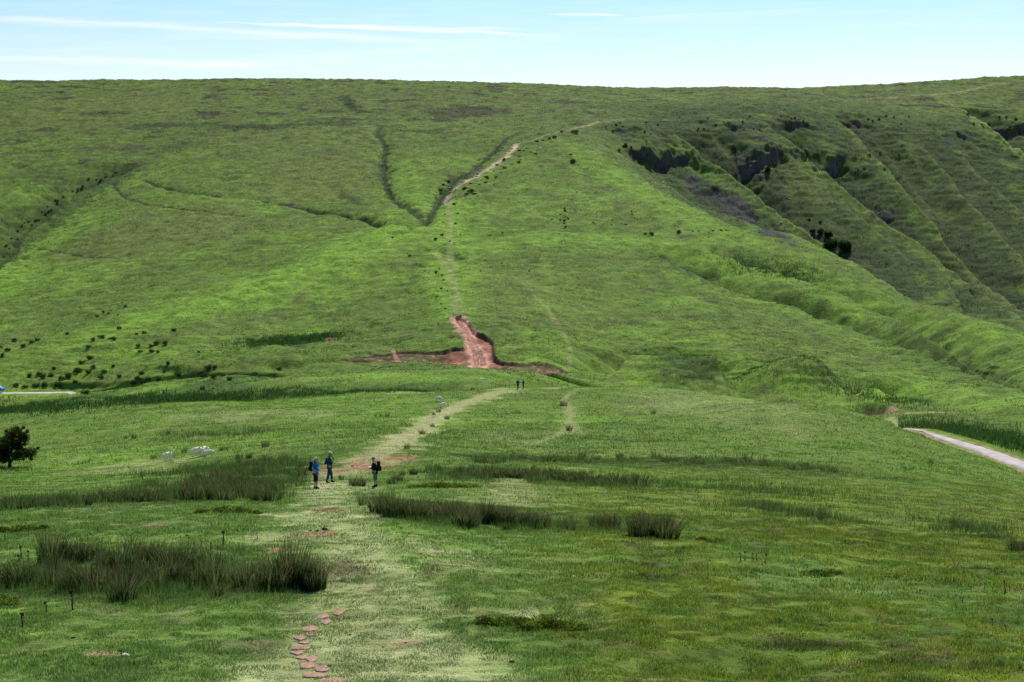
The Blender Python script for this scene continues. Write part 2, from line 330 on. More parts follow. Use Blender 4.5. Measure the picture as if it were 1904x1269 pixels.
# ------------------------------------------------------------------ roughness of the ground
far = sstep(230, 330, YY); calm = sstep(2.2, 7, road_d).reshape(ZZ.shape) * (1 - .5 * sstep(0, 1, scar_d).reshape(ZZ.shape))
steep = sstep(1.0, 0.0, (XX - 110) / -60) * sstep(600, 700, YY) * (1 - sstep(1020, 1120, YY))
N60 = fbm(XX, YY, 70, 3, 1); N14 = fbm(XX, YY, 15, 3, 2); N4 = fbm(XX, YY, 4.5, 2, 3); N1 = noise(XX, YY, 1.5, 4); N05 = noise(XX, YY, .55, 9); N02 = noise(XX, YY * .6, .2, 10) * (YY < 120)
amp = (0.35 + 1.1 * sstep(200, 600, YY))
ZZ += amp * N60 * .8 * sstep(30, 120, YY) + calm * N14 * (0.16 * sstep(18, 40, YY) + .14 * sstep(40, 100, YY) + .35 * far)
tus = np.abs(N4); rgt = sstep(-.02, .08, XX / YY) * (1 - sstep(120, 200, YY)); ZZ += calm * ((0.12 + .34 * far + .07 * rgt) * N4 + (0.045 + .12 * far + .04 * rgt) * N1 + .022 * N05 * (YY < 90)) + far * .55 * calm * noise(XX, YY, 9, 12)
# terracettes on the steep corrie side and on the spur
tr = noise(XX * .28 + N14 * 6, ZZ * 1.0 + N60 * 3, 2.1, 41)
ZZ += calm * tr * (0.55 * steep + .10 * far)
TM = np.maximum(steep * .8, sstep(.25, .8, saw_dark.reshape(ZZ.shape)))
for a_ in [(1265, 712, 75, 14), (1400, 690, 70, 18), (1530, 720, 90, 14), (1180, 700, 30, 8)]:
    X_, Y_ = hit(a_[0], a_[1], Z0); b_ = max(abs(hit(a_[0], a_[1] - a_[3], Z0)[1] - hit(a_[0], a_[1] + a_[3], Z0)[1]) / 2, 4); TM = np.maximum(TM, 1 - sstep(.7, 1.2, np.sqrt(((XX - X_) / (a_[2] / F * Y_)) ** 2 + ((YY - Y_) / min(b_, 40)) ** 2)))
TM = np.maximum(TM, sstep(300, 420, YY) * np.clip(.28 + .9 * noise(XX, YY, 48, 47), 0, .6))
ph = ZZ / 1.55 + .9 * N60 + 1.1 * N14 + .35 * N4; fr = ph - np.floor(ph); TR = fr
ZZ += TM * calm * .62 * (sstep(0, .34, fr) - fr) * np.clip(.7 + 1.2 * noise(XX, YY, 12, 45), 0, 1.3)
skyl = sstep(1120, 1260, YY); ZZ += skyl * (np.abs(noise(XX, YY, 9, 77)) * .5 + np.maximum(noise(XX, YY, 3.3, 78), .2) * .8)
# ------------------------------------------------------------------ ground colours (growth, soil and rock, with shade put into some slopes)
C = np.zeros(ZZ.shape + (3,), np.float32)
def col(*c): return np.array(c, np.float32)
BRIGHT = col(.128, .245, .026); MID = col(.092, .175, .024); DULL = col(.100, .150, .032); DARK = col(.020, .042, .012); OLIVE = col(.100, .150, .034)
STRAW = col(.27, .29, .135); RED = col(.27, .125, .085); PINK = col(.42, .25, .20); ROCK = col(.050, .050, .060); HEATH = col(.048, .052, .030); MOSS = col(.13, .18, .018)
def mixc(m, c, where=slice(None)):
    global C
    m = np.clip(m, 0, 1).astype(np.float32)[..., None]; C += (c - C) * m
def fl(idx, m):
    o = np.zeros(zf.shape, np.float32); np.maximum.at(o, idx, m.astype(np.float32)); return o.reshape(ZZ.shape)
def band(pts, w, soft=.5, jag=0.35):
    """mask along a pixel polyline (px, py, strength) of half width w metres"""
    L = smooth_line(poly_hits2(pts, 6)) if isinstance(pts, list) else pts
    idx, dist, side, val = near_poly(L, w * 2.2)
    j = 1 + jag * N4.ravel()[idx] * 2 + jag * N1.ravel()[idx]
    return fl(idx, (val if len(L[0]) > 2 else 1) * (1 - sstep(w * (1 - soft), w * (1 + soft), dist * j)))
def blob(px, py, rx, ry, s=1.0, ragged=.5):
    X, Y = hit(px, py, Z0); a = rx / F * Y
    b = max(abs(hit(px, py - ry, Z0)[1] - Y), abs(Y - hit(px, py + ry, Z0)[1]), a * .35)
    b = min(b, a * 4)
    q = np.sqrt(((XX - X) / a) ** 2 + ((YY - Y) / b) ** 2) + ragged * (N14 * .5 + N4 * .9 if a > 3 else (N4 * .3 + N1 * 1.0 + N05 * 1.0) + N02 * 1.2)
    return s * (1 - sstep(.75, 1.15, q))
S60 = fbm(XX, YY, 90, 2, 101); S20 = fbm(XX, YY, 22, 3, 102); S6 = fbm(XX + 31, YY * .8, 7, 2, 103); S2 = noise(XX, YY, 2.2, 104); SA = noise(XX * .5, YY * 1.1, 4, 105)
C[...] = MID * .92
mixc(.36 + 1.7 * S60 + 1.5 * S20, BRIGHT * .95 + MID * .05); mixc((.12 + 1.5 * S6 - .9 * S20) * .85, DULL); mixc(.9 * S2 * (.3 + far * .6), OLIVE)
mixc(np.clip(-S6 * 1.2 - SA * .8 - .28, 0, .7) * (1 - .4 * far), DARK * 2.0)
topz = sstep(780, 1000, YY) * (1 - steep)
HN = noise(XX * .45, YY * .8, 14, 401) + .6 * noise(XX * .5, YY, 6, 402); mixc(topz * (.32 + 1.0 * S20), DULL * .85); mixc(topz * sstep(.34, .66, HN + .25 * S60) * .85, HEATH * .62); mixc(topz * np.clip(S6 + SA + .1, 0, .8), HEATH * 1.25); mixc(topz * np.clip(-S20 * 1.6 + S6 * .8 - .1, 0, 1) * .6, BRIGHT * .9)
mixc(steep * .88, col(.034, .070, .019)); mixc(steep * np.clip(.1 + 1.6 * S20, 0, .6), col(.055, .068, .026)); mixc(np.maximum(TM - .1, 0) * (TR < .4) * .5 * np.clip(.6 + 1.5 * noise(XX, YY, 9, 46), 0, 1), DARK * 1.3); mixc(steep * np.clip(tr + S6, 0, .6), DARK * 1.6); mixc(steep * np.clip(S20 * 2 - .2, 0, .75), BRIGHT * .75)  # corrie wall: dark heath plus its shade, put into the colour; terracette risers darker
for p, w_, s_ in [([(120, 650, .5), (300, 590, .9), (450, 555, 1), (600, 500, 1), (700, 455, 1), (770, 428, 1)], 16, .7), ([(836, 375, 1), (836, 440, 1), (842, 520, 1), (850, 590, .8)], 9, .7),
              ([(1050, 265, .4), (1150, 330, .8), (1210, 360, 1), (1300, 410, .8), (1400, 450, .7)], 10, .7), ([(1480, 500, .6), (1600, 560, .7), (1750, 620, .7), (1904, 680, .5)], 14, .7),
              ([(920, 450, .6), (1050, 440, .9), (1160, 445, .9), (1280, 470, .8), (1400, 520, .7)], 14, .8), ([(0, 540, .9), (40, 480, .9), (100, 410, .8), (190, 345, .7)], 9, .7),
              ([(720, 310, .5), (760, 350, .7), (800, 380, .8)], 12, .6), ([(1340, 660, .6), (1500, 700, .8), (1700, 740, .6)], 10, .8), ([(1264, 280, .3), (1350, 345, .6), (1450, 405, .6), (1560, 478, .6)], 6, .6),
              ([(1430, 250, .3), (1560, 352, .5), (1700, 452, .6), (1790, 520, .6)], 6, .6), ([(1560, 225, .2), (1651, 322, .5), (1740, 420, .5), (1816, 493, .6)], 5, .6), ([(1800, 215, .8), (1856, 258, .8), (1904, 292, .8)], 4, .6),
              ([(1264, 508, .5), (1365, 552, .6), (1472, 575, .6), (1567, 614, .6), (1701, 664, .6), (1802, 701, .5)], 6, .6), ([(600, 702, .8), (700, 697, 1), (850, 700, .9), (940, 706, .6)], 5, .6)]:
    mixc(band(p, w_, s_) * .8, BRIGHT * 1.15)
for a in [(300, 430, 190, 50, .95), (600, 330, 130, 50, .8), (200, 200, 200, 30, .6), (1010, 560, 150, 55, .45), (430, 620, 110, 25, .35), (1480, 640, 170, 40, .35), (1500, 340, 40, 60, .4), (560, 270, 200, 40, .4)]:
    mixc(blob(*a), DULL)
# worn-off heather and dark growth on the tops
for a in [(121, 183, 18, 4, .9), (190, 212, 50, 5, .7), (395, 180, 16, 3, .8), (392, 214, 26, 5, .95), (415, 168, 9, 3, .8), (88, 240, 25, 4, .7), (265, 238, 28, 4, .6), (480, 236, 90, 5, .75), (620, 230, 60, 4, .7),
          (870, 208, 85, 9, .85), (805, 204, 26, 5, .5), (893, 200, 18, 3, .9), (720, 190, 20, 4, .8), (735, 168, 7, 3, .9), (925, 168, 24, 4, .7), (1050, 190, 24, 4, .7), (770, 200, 18, 5, .4), (1110, 200, 30, 3, .6), (1090, 209, 15, 2, .8),
          (1250, 170, 30, 2, .6), (1350, 168, 30, 2, .6), (530, 258, 9, 3, .9), (210, 275, 80, 4, .6), (245, 303, 20, 4, .8), (160, 300, 18, 4, .8), (45, 310, 12, 3, .7), (20, 285, 20, 3, .6), (645, 192, 8, 8, .9), (1460, 180, 60, 2, .6), (1600, 182, 80, 2, .6),
          (1230, 245, 40, 8, .4), (330, 268, 60, 6, .35), (100, 205, 20, 5, .4), (590, 200, 70, 6, .3), (610, 285, 60, 6, .3), (450, 290, 60, 6, .3)]:
    mixc(blob(*a[:4], .9 * a[4], .7), HEATH * .75 if a[4] > .6 else HEATH)
for a in [(80, 380, 90, 30, .45), (60, 330, 80, 20, .35)]: mixc(blob(*a, .8), col(.035, .075, .018))
mixc(blob(545, 634, 80, 10, .9, .5), col(.028, .075, .014)); mixc(blob(600, 628, 30, 6, .7), DARK * 1.5); mixc(blob(490, 645, 22, 8, .7), col(.028, .085, .014))
for k, w_, s in [('gully', 8, .7), ('s1', 1.9, .95), ('s2', 2.2, .95), ('s3', 5, .9), ('s4', 1.0, .95), ('s5', 3.0, .8), ('s6', 1.3, .9), ('s7', 1.0, .85), ('s8', 1.0, .85), ('s9', 8, .5)]:
    L = LX[k].copy(); L[:, 2] = s * np.minimum(1, L[:, 2] / max(L[:, 2].max() * .4, .3)); mixc(band(L, w_, .5, .6), DARK * 1.2)
for p in [[(845, 335, .8), (870, 322, .8), (890, 312, .5)], [(640, 360, .6), (660, 368, .7), (662, 380, .5)], [(700, 300, .4), (716, 330, .6)]]: mixc(band(p, 4, .6, .7), DARK * 1.3)
# steep dark scree and crags in the corrie
for a in [(1290, 340, 16, 20, .8), (1325, 368, 24, 16, .85), (1375, 400, 30, 12, .85), (1440, 432, 30, 9, .85), (1505, 405, 20, 16, .7), (1530, 428, 22, 10, .8), (1425, 262, 22, 8, .8), (1395, 285, 30, 16, .7), (1430, 300, 40, 9, .5), (1640, 375, 26, 12, .75), (1570, 330, 18, 8, .85),
          (1765, 262, 8, 12, .9), (1160, 240, 40, 9, .6), (1210, 300, 24, 16, .6), (1340, 245, 50, 8, .55), (1480, 232, 28, 8, .6), (1500, 370, 16, 10, .6), (1590, 232, 30, 7, .5), (1850, 225, 50, 8, .6), (1700, 530, 50, 9, .35)]:
    mixc(blob(*a[:4], a[4], .9), ROCK * .95 if a[4] > .65 else DARK * 1.3)
mixc(saw_dark.reshape(ZZ.shape) * np.clip(.75 + .7 * N14, .3, .95), np.where((YY < 640)[..., None], col(.040, .080, .018), col(.024, .046, .015))); mixc(saw_crest.reshape(ZZ.shape) * .75, col(.115, .165, .045))  # gully growth; on the spur folds, flank shade put into the colour
cliff = cliff_f.reshape(ZZ.shape); mixc(cliff * 1.5 * np.clip(.75 + 1.2 * N4, .15, 1), ROCK * (.55 + .9 * (np.abs(np.sin(ZZ * 1.9 + N14 * 3))))[..., None])
# the folds: flank shade put into the colour; then dark hollows, knoll, road bank
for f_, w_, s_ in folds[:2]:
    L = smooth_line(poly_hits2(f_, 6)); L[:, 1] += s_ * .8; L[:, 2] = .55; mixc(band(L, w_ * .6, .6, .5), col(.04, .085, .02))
for a in [(1255, 708, 46, 9, .4), (1300, 716, 26, 6, .4), (1420, 493, 42, 8, .7), (1385, 487, 14, 5, .6), (1465, 500, 20, 5, .6), (1290, 705, 55, 12, .55), (1480, 670, 60, 9, .4), (1560, 720, 100, 8, .45), (1400, 665, 40, 6, .5), (1800, 800, 120, 16, .6), (1880, 812, 60, 14, .7), (1700, 775, 40, 5, .6)]:
    mixc(blob(*a[:4], a[4], .8), col(.030, .066, .014))
# pale trodden lines on the far slopes
for p, w_, s_, c_ in [([(1115, 226, .8), (1085, 236, .9), (1050, 245, .9), (1010, 256, .9), (985, 264, .9), (960, 269, 1)], 1.1, .4, STRAW * .9), ([(960, 269, 1), (952, 280, 1), (940, 294, 1), (925, 303, 1), (905, 318, .8), (890, 326, 1), (868, 340, 1), (845, 349, .9), (834, 354, 1), (832, 364, 1), (834, 374, .8)], 1.7, .6, col(.40, .33, .24)),
                      ([(835, 376, .7), (836, 430, .65), (838, 470, .6), (842, 520, .65), (848, 560, .7), (851, 588, .8)], 1.5, .8, col(.20, .27, .085)), ([(808, 475, .7), (826, 487, .6), (838, 500, .5)], .9, .5, STRAW),
                      ([(950, 510, .4), (985, 540, .5), (1020, 575, .5), (1045, 615, .5), (1062, 650, .55), (1058, 680, .5)], .55, .6, STRAW * .8), ([(1240, 224, .5), (1180, 221, .5), (1120, 227, .6)], 1.3, .5, STRAW * .8), ([(1904, 150, .4), (1850, 158, .7), (1800, 168, .7), (1760, 176, .7), (1600, 184, .5)], 2.2, .5, STRAW * .8),
                      ([(1668, 769, .9), (1700, 768, .8), (1740, 766, .8), (1790, 764, .5), (1850, 767, .3)], .9, .5, STRAW), ([(1760, 190, .5), (1790, 208, .7), (1830, 236, .8), (1870, 264, .8), (1904, 290, .7)], 1.1, .5, STRAW * .9), ([(1235, 335, .3), (1190, 345, .3)], 1, .5, STRAW),
                      ([(1480, 190, .5), (1560, 180, .5), (1640, 178, .5)], 1.5, .5, HEATH)]:
    mixc(band(p, w_, s_, .45), c_)
# scar: red earth, paler wheel line, dark raw edge with overhang shade in its colour
sdm = scar_d.reshape(ZZ.shape); edge = np.abs(sdm)
redr = fl(*(lambda r: (r[0], (1 - sstep(4.0, 6.5, r[1]))))(near_poly(poly_hits2([(848, 592, 1), (880, 620, 1), (895, 655, 1), (890, 683, 1)], 6), 14)))
redr = np.maximum(redr, blob(850, 660, 26, 9, 1, .4)); redr = np.maximum(redr, blob(905, 655, 14, 24, 1, .3)); redr = np.maximum(redr, .8 * blob(1010, 688, 40, 4, 1, .5))
mixc(sstep(0.1, .8, sdm) * .75, col(.105, .085, .045)); mixc(sstep(0.1, .8, sdm) * (1 - sstep(8, 14, np.sqrt(((XX - hit(888, 640)[0])) ** 2 + ((YY - hit(888, 640)[1]) * .4) ** 2))) * .8, col(.15, .075, .055)); mixc(sstep(0.1, .8, sdm) * np.clip(redr * (1 + .6 * N4), 0, 1), RED)
mixc(sstep(0, .5, sdm) * np.clip(N4 * 2 - .5, 0, .6), col(.06, .07, .025)); mixc((1 - sstep(.3, 1.1, edge)) * (sdm > -.2) * .85, col(.075, .045, .035)); mixc(sstep(.5, 1, sdm) * np.clip(noise(XX, YY, 1.8, 91) * 1.6 - .35, 0, .7), RED * .5); mixc(sstep(.5, 1, sdm) * np.clip(noise(XX, YY, 1.1, 92) * 1.6 - .45, 0, .7), PINK * 1.1)
mixc(band([(850, 591, .8), (860, 608, 1), (874, 628, 1), (888, 648, 1), (892, 664, 1), (891, 684, 1)], 2.1, .3, .25), PINK * 1.2)
for o_ in (-.9, -.3, .4, 1.0): mixc(band(smooth_line(poly_hits2([(850 + o_ * 5, 592, .7), (862 + o_ * 6, 608, .7), (876 + o_ * 7, 628, .7), (888 + o_ * 8, 648, .7), (892 + o_ * 9, 664, .7), (891 + o_ * 10, 684, .7)], 6)), .28, .4, .3) * .8, RED * .62)
mixc(band([(730, 655, .9), (742, 668, .9), (755, 673, .8)], .5, .4, .2), PINK); mixc(band([(790, 664, .6), (840, 672, .7)], .6, .4, .3), PINK * .8)
mixc(band([(1566, 754, 0), (1600, 754, .9), (1640, 763, .95), (1672, 769, .6)], 1.0, .5, .3), col(.09, .05, .04)); mixc(blob(1655, 764, 14, 3, .8, .2), PINK * .7)
mixc(blob(614, 634, 14, 2, .9, .2), RED * .7)
# ---- near hill
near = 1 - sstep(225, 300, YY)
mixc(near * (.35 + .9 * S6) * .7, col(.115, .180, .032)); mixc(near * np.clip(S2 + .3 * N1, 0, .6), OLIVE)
rg = near * sstep(-.02, .10, XX / YY) * (1 - sstep(60, 110, YY)); mixc(rg * .55, col(.068, .112, .017)); R1 = noise(XX, YY * .8, .95, 311); R2 = noise(XX, YY * .7, 2.6, 312)
mixc(rg * np.clip(R1 * .8 + R2 * .2 + N05 + N02 * .8 - .3, 0, .6), col(.15, .20, .022)); mixc(rg * np.clip(-R1 * 1.0 + noise(XX, YY, 1.8, 313) * .7 + N02 * .8 - .35, 0, .7), col(.022, .034, .010)); mixc(rg * np.clip(R2 * 1.2 - noise(XX, YY, 1.3, 314) + N05 - .6, 0, .5), col(.13, .11, .06))
lf = near * (1 - sstep(-.02, .10, XX / YY)); mixc(lf * (1 - sstep(60, 120, YY)) * .6, col(.125, .195, .050)); mixc(lf * np.clip(R1 * .7 + R2 * .4 + N02 - .1, 0, .5), col(.11, .20, .04)); mixc(lf * np.clip(-R2 * .8 - R1 * .4 + N02 - .2, 0, .6), col(.045, .10, .018)); mixc(lf * np.clip(R2 - R1 - .5, 0, .5), STRAW * .6); mixc(rg * np.clip(S2 * .8 + N1 * .7 + .1, 0, .8), MOSS)
mixc(rg * np.clip(-S2 - N1 * .6 - .25, 0, .8), col(.035, .045, .015)); mixc(rg * np.clip(noise(XX, YY, 3, 207) * 1.2 + N05 - .7, 0, .4), col(.12, .11, .05))
for a in [(1250, 760, 200, 18, .12), (930, 812, 60, 9, .2), (1000, 805, 70, 5, .15), (850, 722, 130, 2.5, .7), (500, 772, 150, 8, .3), (1340, 735, 160, 5, .25), (760, 1010, 40, 20, .4), (850, 1050, 60, 18, .5), (240, 870, 120, 12, .45), (880, 1150, 60, 30, .3), (200, 950, 60, 6, .3)]:
    mixc(blob(*a[:4], a[4], .8), STRAW * .75)
for a in [(540, 632, 1, 1, .0), (70, 757, 110, 10, .8), (350, 742, 120, 7, .65), (480, 738, 60, 5, .6), (700, 716, 200, 5, .45), (470, 700, 80, 5, .3)]:
    mixc(blob(*a[:4], a[4], .5), col(.030, .075, .014))
for a in [(1150, 862, 300, 8, .6), (1400, 858, 190, 5, .55), (1380, 880, 160, 9, .25), (900, 870, 60, 14, .5), (300, 925, 260, 12, .55), (480, 890, 120, 22, .55), (240, 1062, 260, 34, .6), (930, 955, 230, 16, .4), (100, 990, 110, 12, .3), (1180, 985, 90, 10, .3)]:
    mixc(blob(*a[:4], a[4], .8), col(.035, .065, .018))
# trodden paths of the near hill
mixc(band([(715, 1269, .85), (720, 1200, .85), (722, 1120, .7), (695, 1050, .62), (650, 985, .62), (618, 945, .7), (605, 915, .75), (612, 895, .8)], 1.3, .75, .7) * np.clip(1.0 + .8 * R1 + .6 * R2, .3, 1), col(.30, .335, .165))
mixc(band([(640, 1200, .3), (640, 1100, .3), (600, 1000, .3)], 1.2, .8, .6), STRAW * .6)
mixc(band([(640, 880, .7), (700, 850, .95), (745, 820, .95), (790, 792, .95), (830, 768, .9), (870, 748, .85), (910, 735, .85), (945, 728, .7), (985, 723, .6), (1030, 722, .5), (1070, 722, .4)], 1.5, .6, .5), STRAW * .85)
mixc(band([(1090, 722, .3), (1066, 727, .5), (1054, 736, .6), (1052, 748, .6), (1060, 760, .6), (1062, 775, .5), (1056, 790, .5), (1048, 804, .6), (1030, 814, .6), (1005, 824, .5), (985, 828, .1)], .5, .8, .8), STRAW * .7)
mixc(band([(1062, 785, .4), (1070, 800, .5), (1082, 808, .3)], .5, .7, .6), STRAW * .7)
mixc(band([(940, 940, .4), (960, 905, .5), (940, 880, .3)], 1.2, .6, .5), STRAW * .75); mixc(band([(1250, 975, .3), (1400, 1030, .5), (1500, 1075, .5), (1700, 1110, .5), (1904, 1150, .5)], 1.4, .7, .6), col(.11, .20, .05))
mixc(blob(612, 880, 26, 24, .8, .5), STRAW * .7); mixc(blob(600, 905, 22, 5, .9, .4), col(.32, .26, .19))
redm = np.clip(blob(672, 866, 50, 9, 1, 1.3) + blob(745, 855, 26, 4.5, .9, 1.2), 0, 1) * np.clip(1.0 + 1.6 * N4 + 1.2 * N1, 0, 1); mixc(redm * 1.2, RED * .85); mixc(redm * np.clip(N1 * 2, 0, .7), col(.13, .07, .05))
for a in [(610, 948, 26, 4, .65), (600, 985, 22, 4, .6), (280, 979, 26, 3, .7), (680, 1092, 14, 3, .7), (180, 1222, 28, 7, .6), (1480, 1075, 12, 2, .7), (625, 1140, 14, 3, .8), (760, 1195, 22, 4, .6), (470, 1200, 30, 6, .35), (860, 916, 8, 2, .7), (920, 916, 8, 2, .7), (700, 1092, 12, 2, .6), (515, 1020, 12, 3, .7)]:
    mixc(blob(*a[:4], a[4], .7), col(.33, .24, .15) * .8 if a[0] not in (610, 600, 515, 625) else RED * .85)
for a in [(640, 1062, 45, 13, .6), (800, 1065, 28, 9, .5), (1440, 1185, 20, 8, .5), (1560, 1195, 16, 6, .5), (1740, 1210, 20, 6, .4)]:
    mixc(blob(*a[:4], a[4], .8), col(.085, .065, .04))
mixc(band([(1655, 776, .5), (1690, 789, .8), (1725, 802, .9)], .9, .5, .3), STRAW); mixc(.7 * near * (1 - sstep(1.5, 2.3, road_d.reshape(ZZ.shape) * (1 + .2 * N1))) * .6, PINK * .8)
ROADM = road_d.reshape(ZZ.shape)
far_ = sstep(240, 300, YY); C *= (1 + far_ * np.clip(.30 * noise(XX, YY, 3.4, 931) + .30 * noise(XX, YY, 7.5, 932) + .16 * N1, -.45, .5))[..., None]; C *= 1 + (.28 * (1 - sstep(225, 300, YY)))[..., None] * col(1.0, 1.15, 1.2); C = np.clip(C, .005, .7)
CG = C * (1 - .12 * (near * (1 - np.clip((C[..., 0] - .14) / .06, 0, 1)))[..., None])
print('terrain', time.time() - T00)


def grid_mesh(name):
    me = bpy.data.meshes.new(name)
    co = np.stack([XX, YY, ZZ], -1).reshape(-1, 3).astype(np.float32)
    me.vertices.add(len(co)); me.vertices.foreach_set('co', co.ravel())
    i = (np.arange(NR - 1)[:, None] * NU + np.arange(NU - 1)[None]).ravel()
    q = np.stack([i, i + 1, i + NU + 1, i + NU], 1).astype(np.int32)
    me.loops.add(q.size); me.loops.foreach_set('vertex_index', q.ravel())
    me.polygons.add(len(q)); me.polygons.foreach_set('loop_start', np.arange(0, q.size, 4, dtype=np.int32))
    me.polygons.foreach_set('use_smooth', np.ones(len(q), bool))
    me.update(); return me

DENS = 1.0

# ------------------------------------------------------------------ materials
def new_mat(name):
    m = bpy.data.materials.new(name); m.use_nodes = True; nt = m.node_tree; nt.nodes.clear(); return m, nt
def node(nt, typ, **kw):
    n = nt.nodes.new(typ)
    for k, v in kw.items(): setattr(n, k, v)
    return n
def ground_material():
    m, nt = new_mat('hill_turf'); L = nt.links.new
    out = node(nt, 'ShaderNodeOutputMaterial'); bs = node(nt, 'ShaderNodeBsdfPrincipled'); bs.inputs['Roughness'].default_value = .95; bs.inputs['Specular IOR Level'].default_value = .08
    at_ = node(nt, 'ShaderNodeAttribute', attribute_name='Col'); geo = node(nt, 'ShaderNodeNewGeometry')
    n1 = node(nt, 'ShaderNodeTexNoise'); n1.inputs['Scale'].default_value = 1.1; n1.inputs['Detail'].default_value = 7; n1.inputs['Roughness'].default_value = .68
    L(geo.outputs['Position'], n1.inputs['Vector'])
    mr = node(nt, 'ShaderNodeMapRange'); mr.inputs['From Min'].default_value = .3; mr.inputs['From Max'].default_value = .7; mr.inputs['To Min'].default_value = .5; mr.inputs['To Max'].default_value = 1.45
    L(n1.outputs['Fac'], mr.inputs['Value'])
    mx = node(nt, 'ShaderNodeMix', data_type='RGBA', blend_type='MULTIPLY'); mx.inputs[0].default_value = 1
    L(at_.outputs['Color'], mx.inputs[6]); L(mr.outputs[0], mx.inputs[7])
    n2 = node(nt, 'ShaderNodeTexNoise'); n2.inputs['Scale'].default_value = 4.2; n2.inputs['Detail'].default_value = 4; L(geo.outputs['Position'], n2.inputs['Vector'])
    mx2 = node(nt, 'ShaderNodeMix', data_type='RGBA', blend_type='MULTIPLY'); mx2.inputs[7].default_value = (1.25, 1.0, .85, 1)
    L(n2.outputs['Fac'], mx2.inputs[0]); L(mx.outputs[2], mx2.inputs[6]); L(mx2.outputs[2], bs.inputs['Base Color'])
    b1 = node(nt, 'ShaderNodeBump'); b1.inputs['Strength'].default_value = .9; b1.inputs['Distance'].default_value = .3; L(n1.outputs['Fac'], b1.inputs['Height'])
    L(b1.outputs[0], bs.inputs['Normal']); L(bs.outputs[0], out.inputs[0]); return m
def leaf_material(name, color=None, trans=.45, var=.35, attr=None, rough=.6):
    """foliage: diffuse + translucent, colour from an attribute or a value, varied by position"""
    m, nt = new_mat(name); L = nt.links.new
    out = node(nt, 'ShaderNodeOutputMaterial'); d = node(nt, 'ShaderNodeBsdfDiffuse'); t = node(nt, 'ShaderNodeBsdfTranslucent'); mix = node(nt, 'ShaderNodeMixShader'); mix.inputs[0].default_value = trans
    geo = node(nt, 'ShaderNodeNewGeometry'); n1 = node(nt, 'ShaderNodeTexNoise'); n1.inputs['Scale'].default_value = 2.3; n1.inputs['Detail'].default_value = 3; L(geo.outputs['Position'], n1.inputs['Vector'])
    mr = node(nt, 'ShaderNodeMapRange'); mr.inputs['From Min'].default_value = .3; mr.inputs['From Max'].default_value = .7; mr.inputs['To Min'].default_value = 1 - var; mr.inputs['To Max'].default_value = 1 + var; L(n1.outputs['Fac'], mr.inputs['Value'])
    mx = node(nt, 'ShaderNodeMix', data_type='RGBA', blend_type='MULTIPLY'); mx.inputs[0].default_value = 1; L(mr.outputs[0], mx.inputs[7])
    if attr: a = node(nt, 'ShaderNodeAttribute', attribute_name=attr); L(a.outputs['Color'], mx.inputs[6])
    else: mx.inputs[6].default_value = tuple(color) + (1,)
    L(mx.outputs[2], d.inputs[0]); L(mx.outputs[2], t.inputs[0]); L(d.outputs[0], mix.inputs[1]); L(t.outputs[0], mix.inputs[2]); L(mix.outputs[0], out.inputs[0]); return m
def solid(name, color, rough=.8, var=.15, scale=20, spec=.2, bump=0.0, bscale=None, metal=0):
    m, nt = new_mat(name); L = nt.links.new
    out = node(nt, 'ShaderNodeOutputMaterial'); bs = node(nt, 'ShaderNodeBsdfPrincipled'); bs.inputs['Roughness'].default_value = rough; bs.inputs['Specular IOR Level'].default_value = spec; bs.inputs['Metallic'].default_value = metal
    tc = node(nt, 'ShaderNodeTexCoord'); n1 = node(nt, 'ShaderNodeTexNoise'); n1.inputs['Scale'].default_value = scale; n1.inputs['Detail'].default_value = 5; L(tc.outputs['Object'], n1.inputs['Vector'])
    mr = node(nt, 'ShaderNodeMapRange'); mr.inputs['From Min'].default_value = .3; mr.inputs['From Max'].default_value = .7; mr.inputs['To Min'].default_value = 1 - var; mr.inputs['To Max'].default_value = 1 + var; L(n1.outputs['Fac'], mr.inputs['Value'])
    mx = node(nt, 'ShaderNodeMix', data_type='RGBA', blend_type='MULTIPLY'); mx.inputs[0].default_value = 1; mx.inputs[6].default_value = tuple(color) + (1,); L(mr.outputs[0], mx.inputs[7]); L(mx.outputs[2], bs.inputs['Base Color'])
    if bump:
        b = node(nt, 'ShaderNodeBump'); b.inputs['Strength'].default_value = bump; b.inputs['Distance'].default_value = .03; L(n1.outputs['Fac'], b.inputs['Height']); L(b.outputs[0], bs.inputs['Normal'])
    L(bs.outputs[0], out.inputs[0]); return m
SUN_EL, SUN_AZ = math.radians(46), math.radians(14)
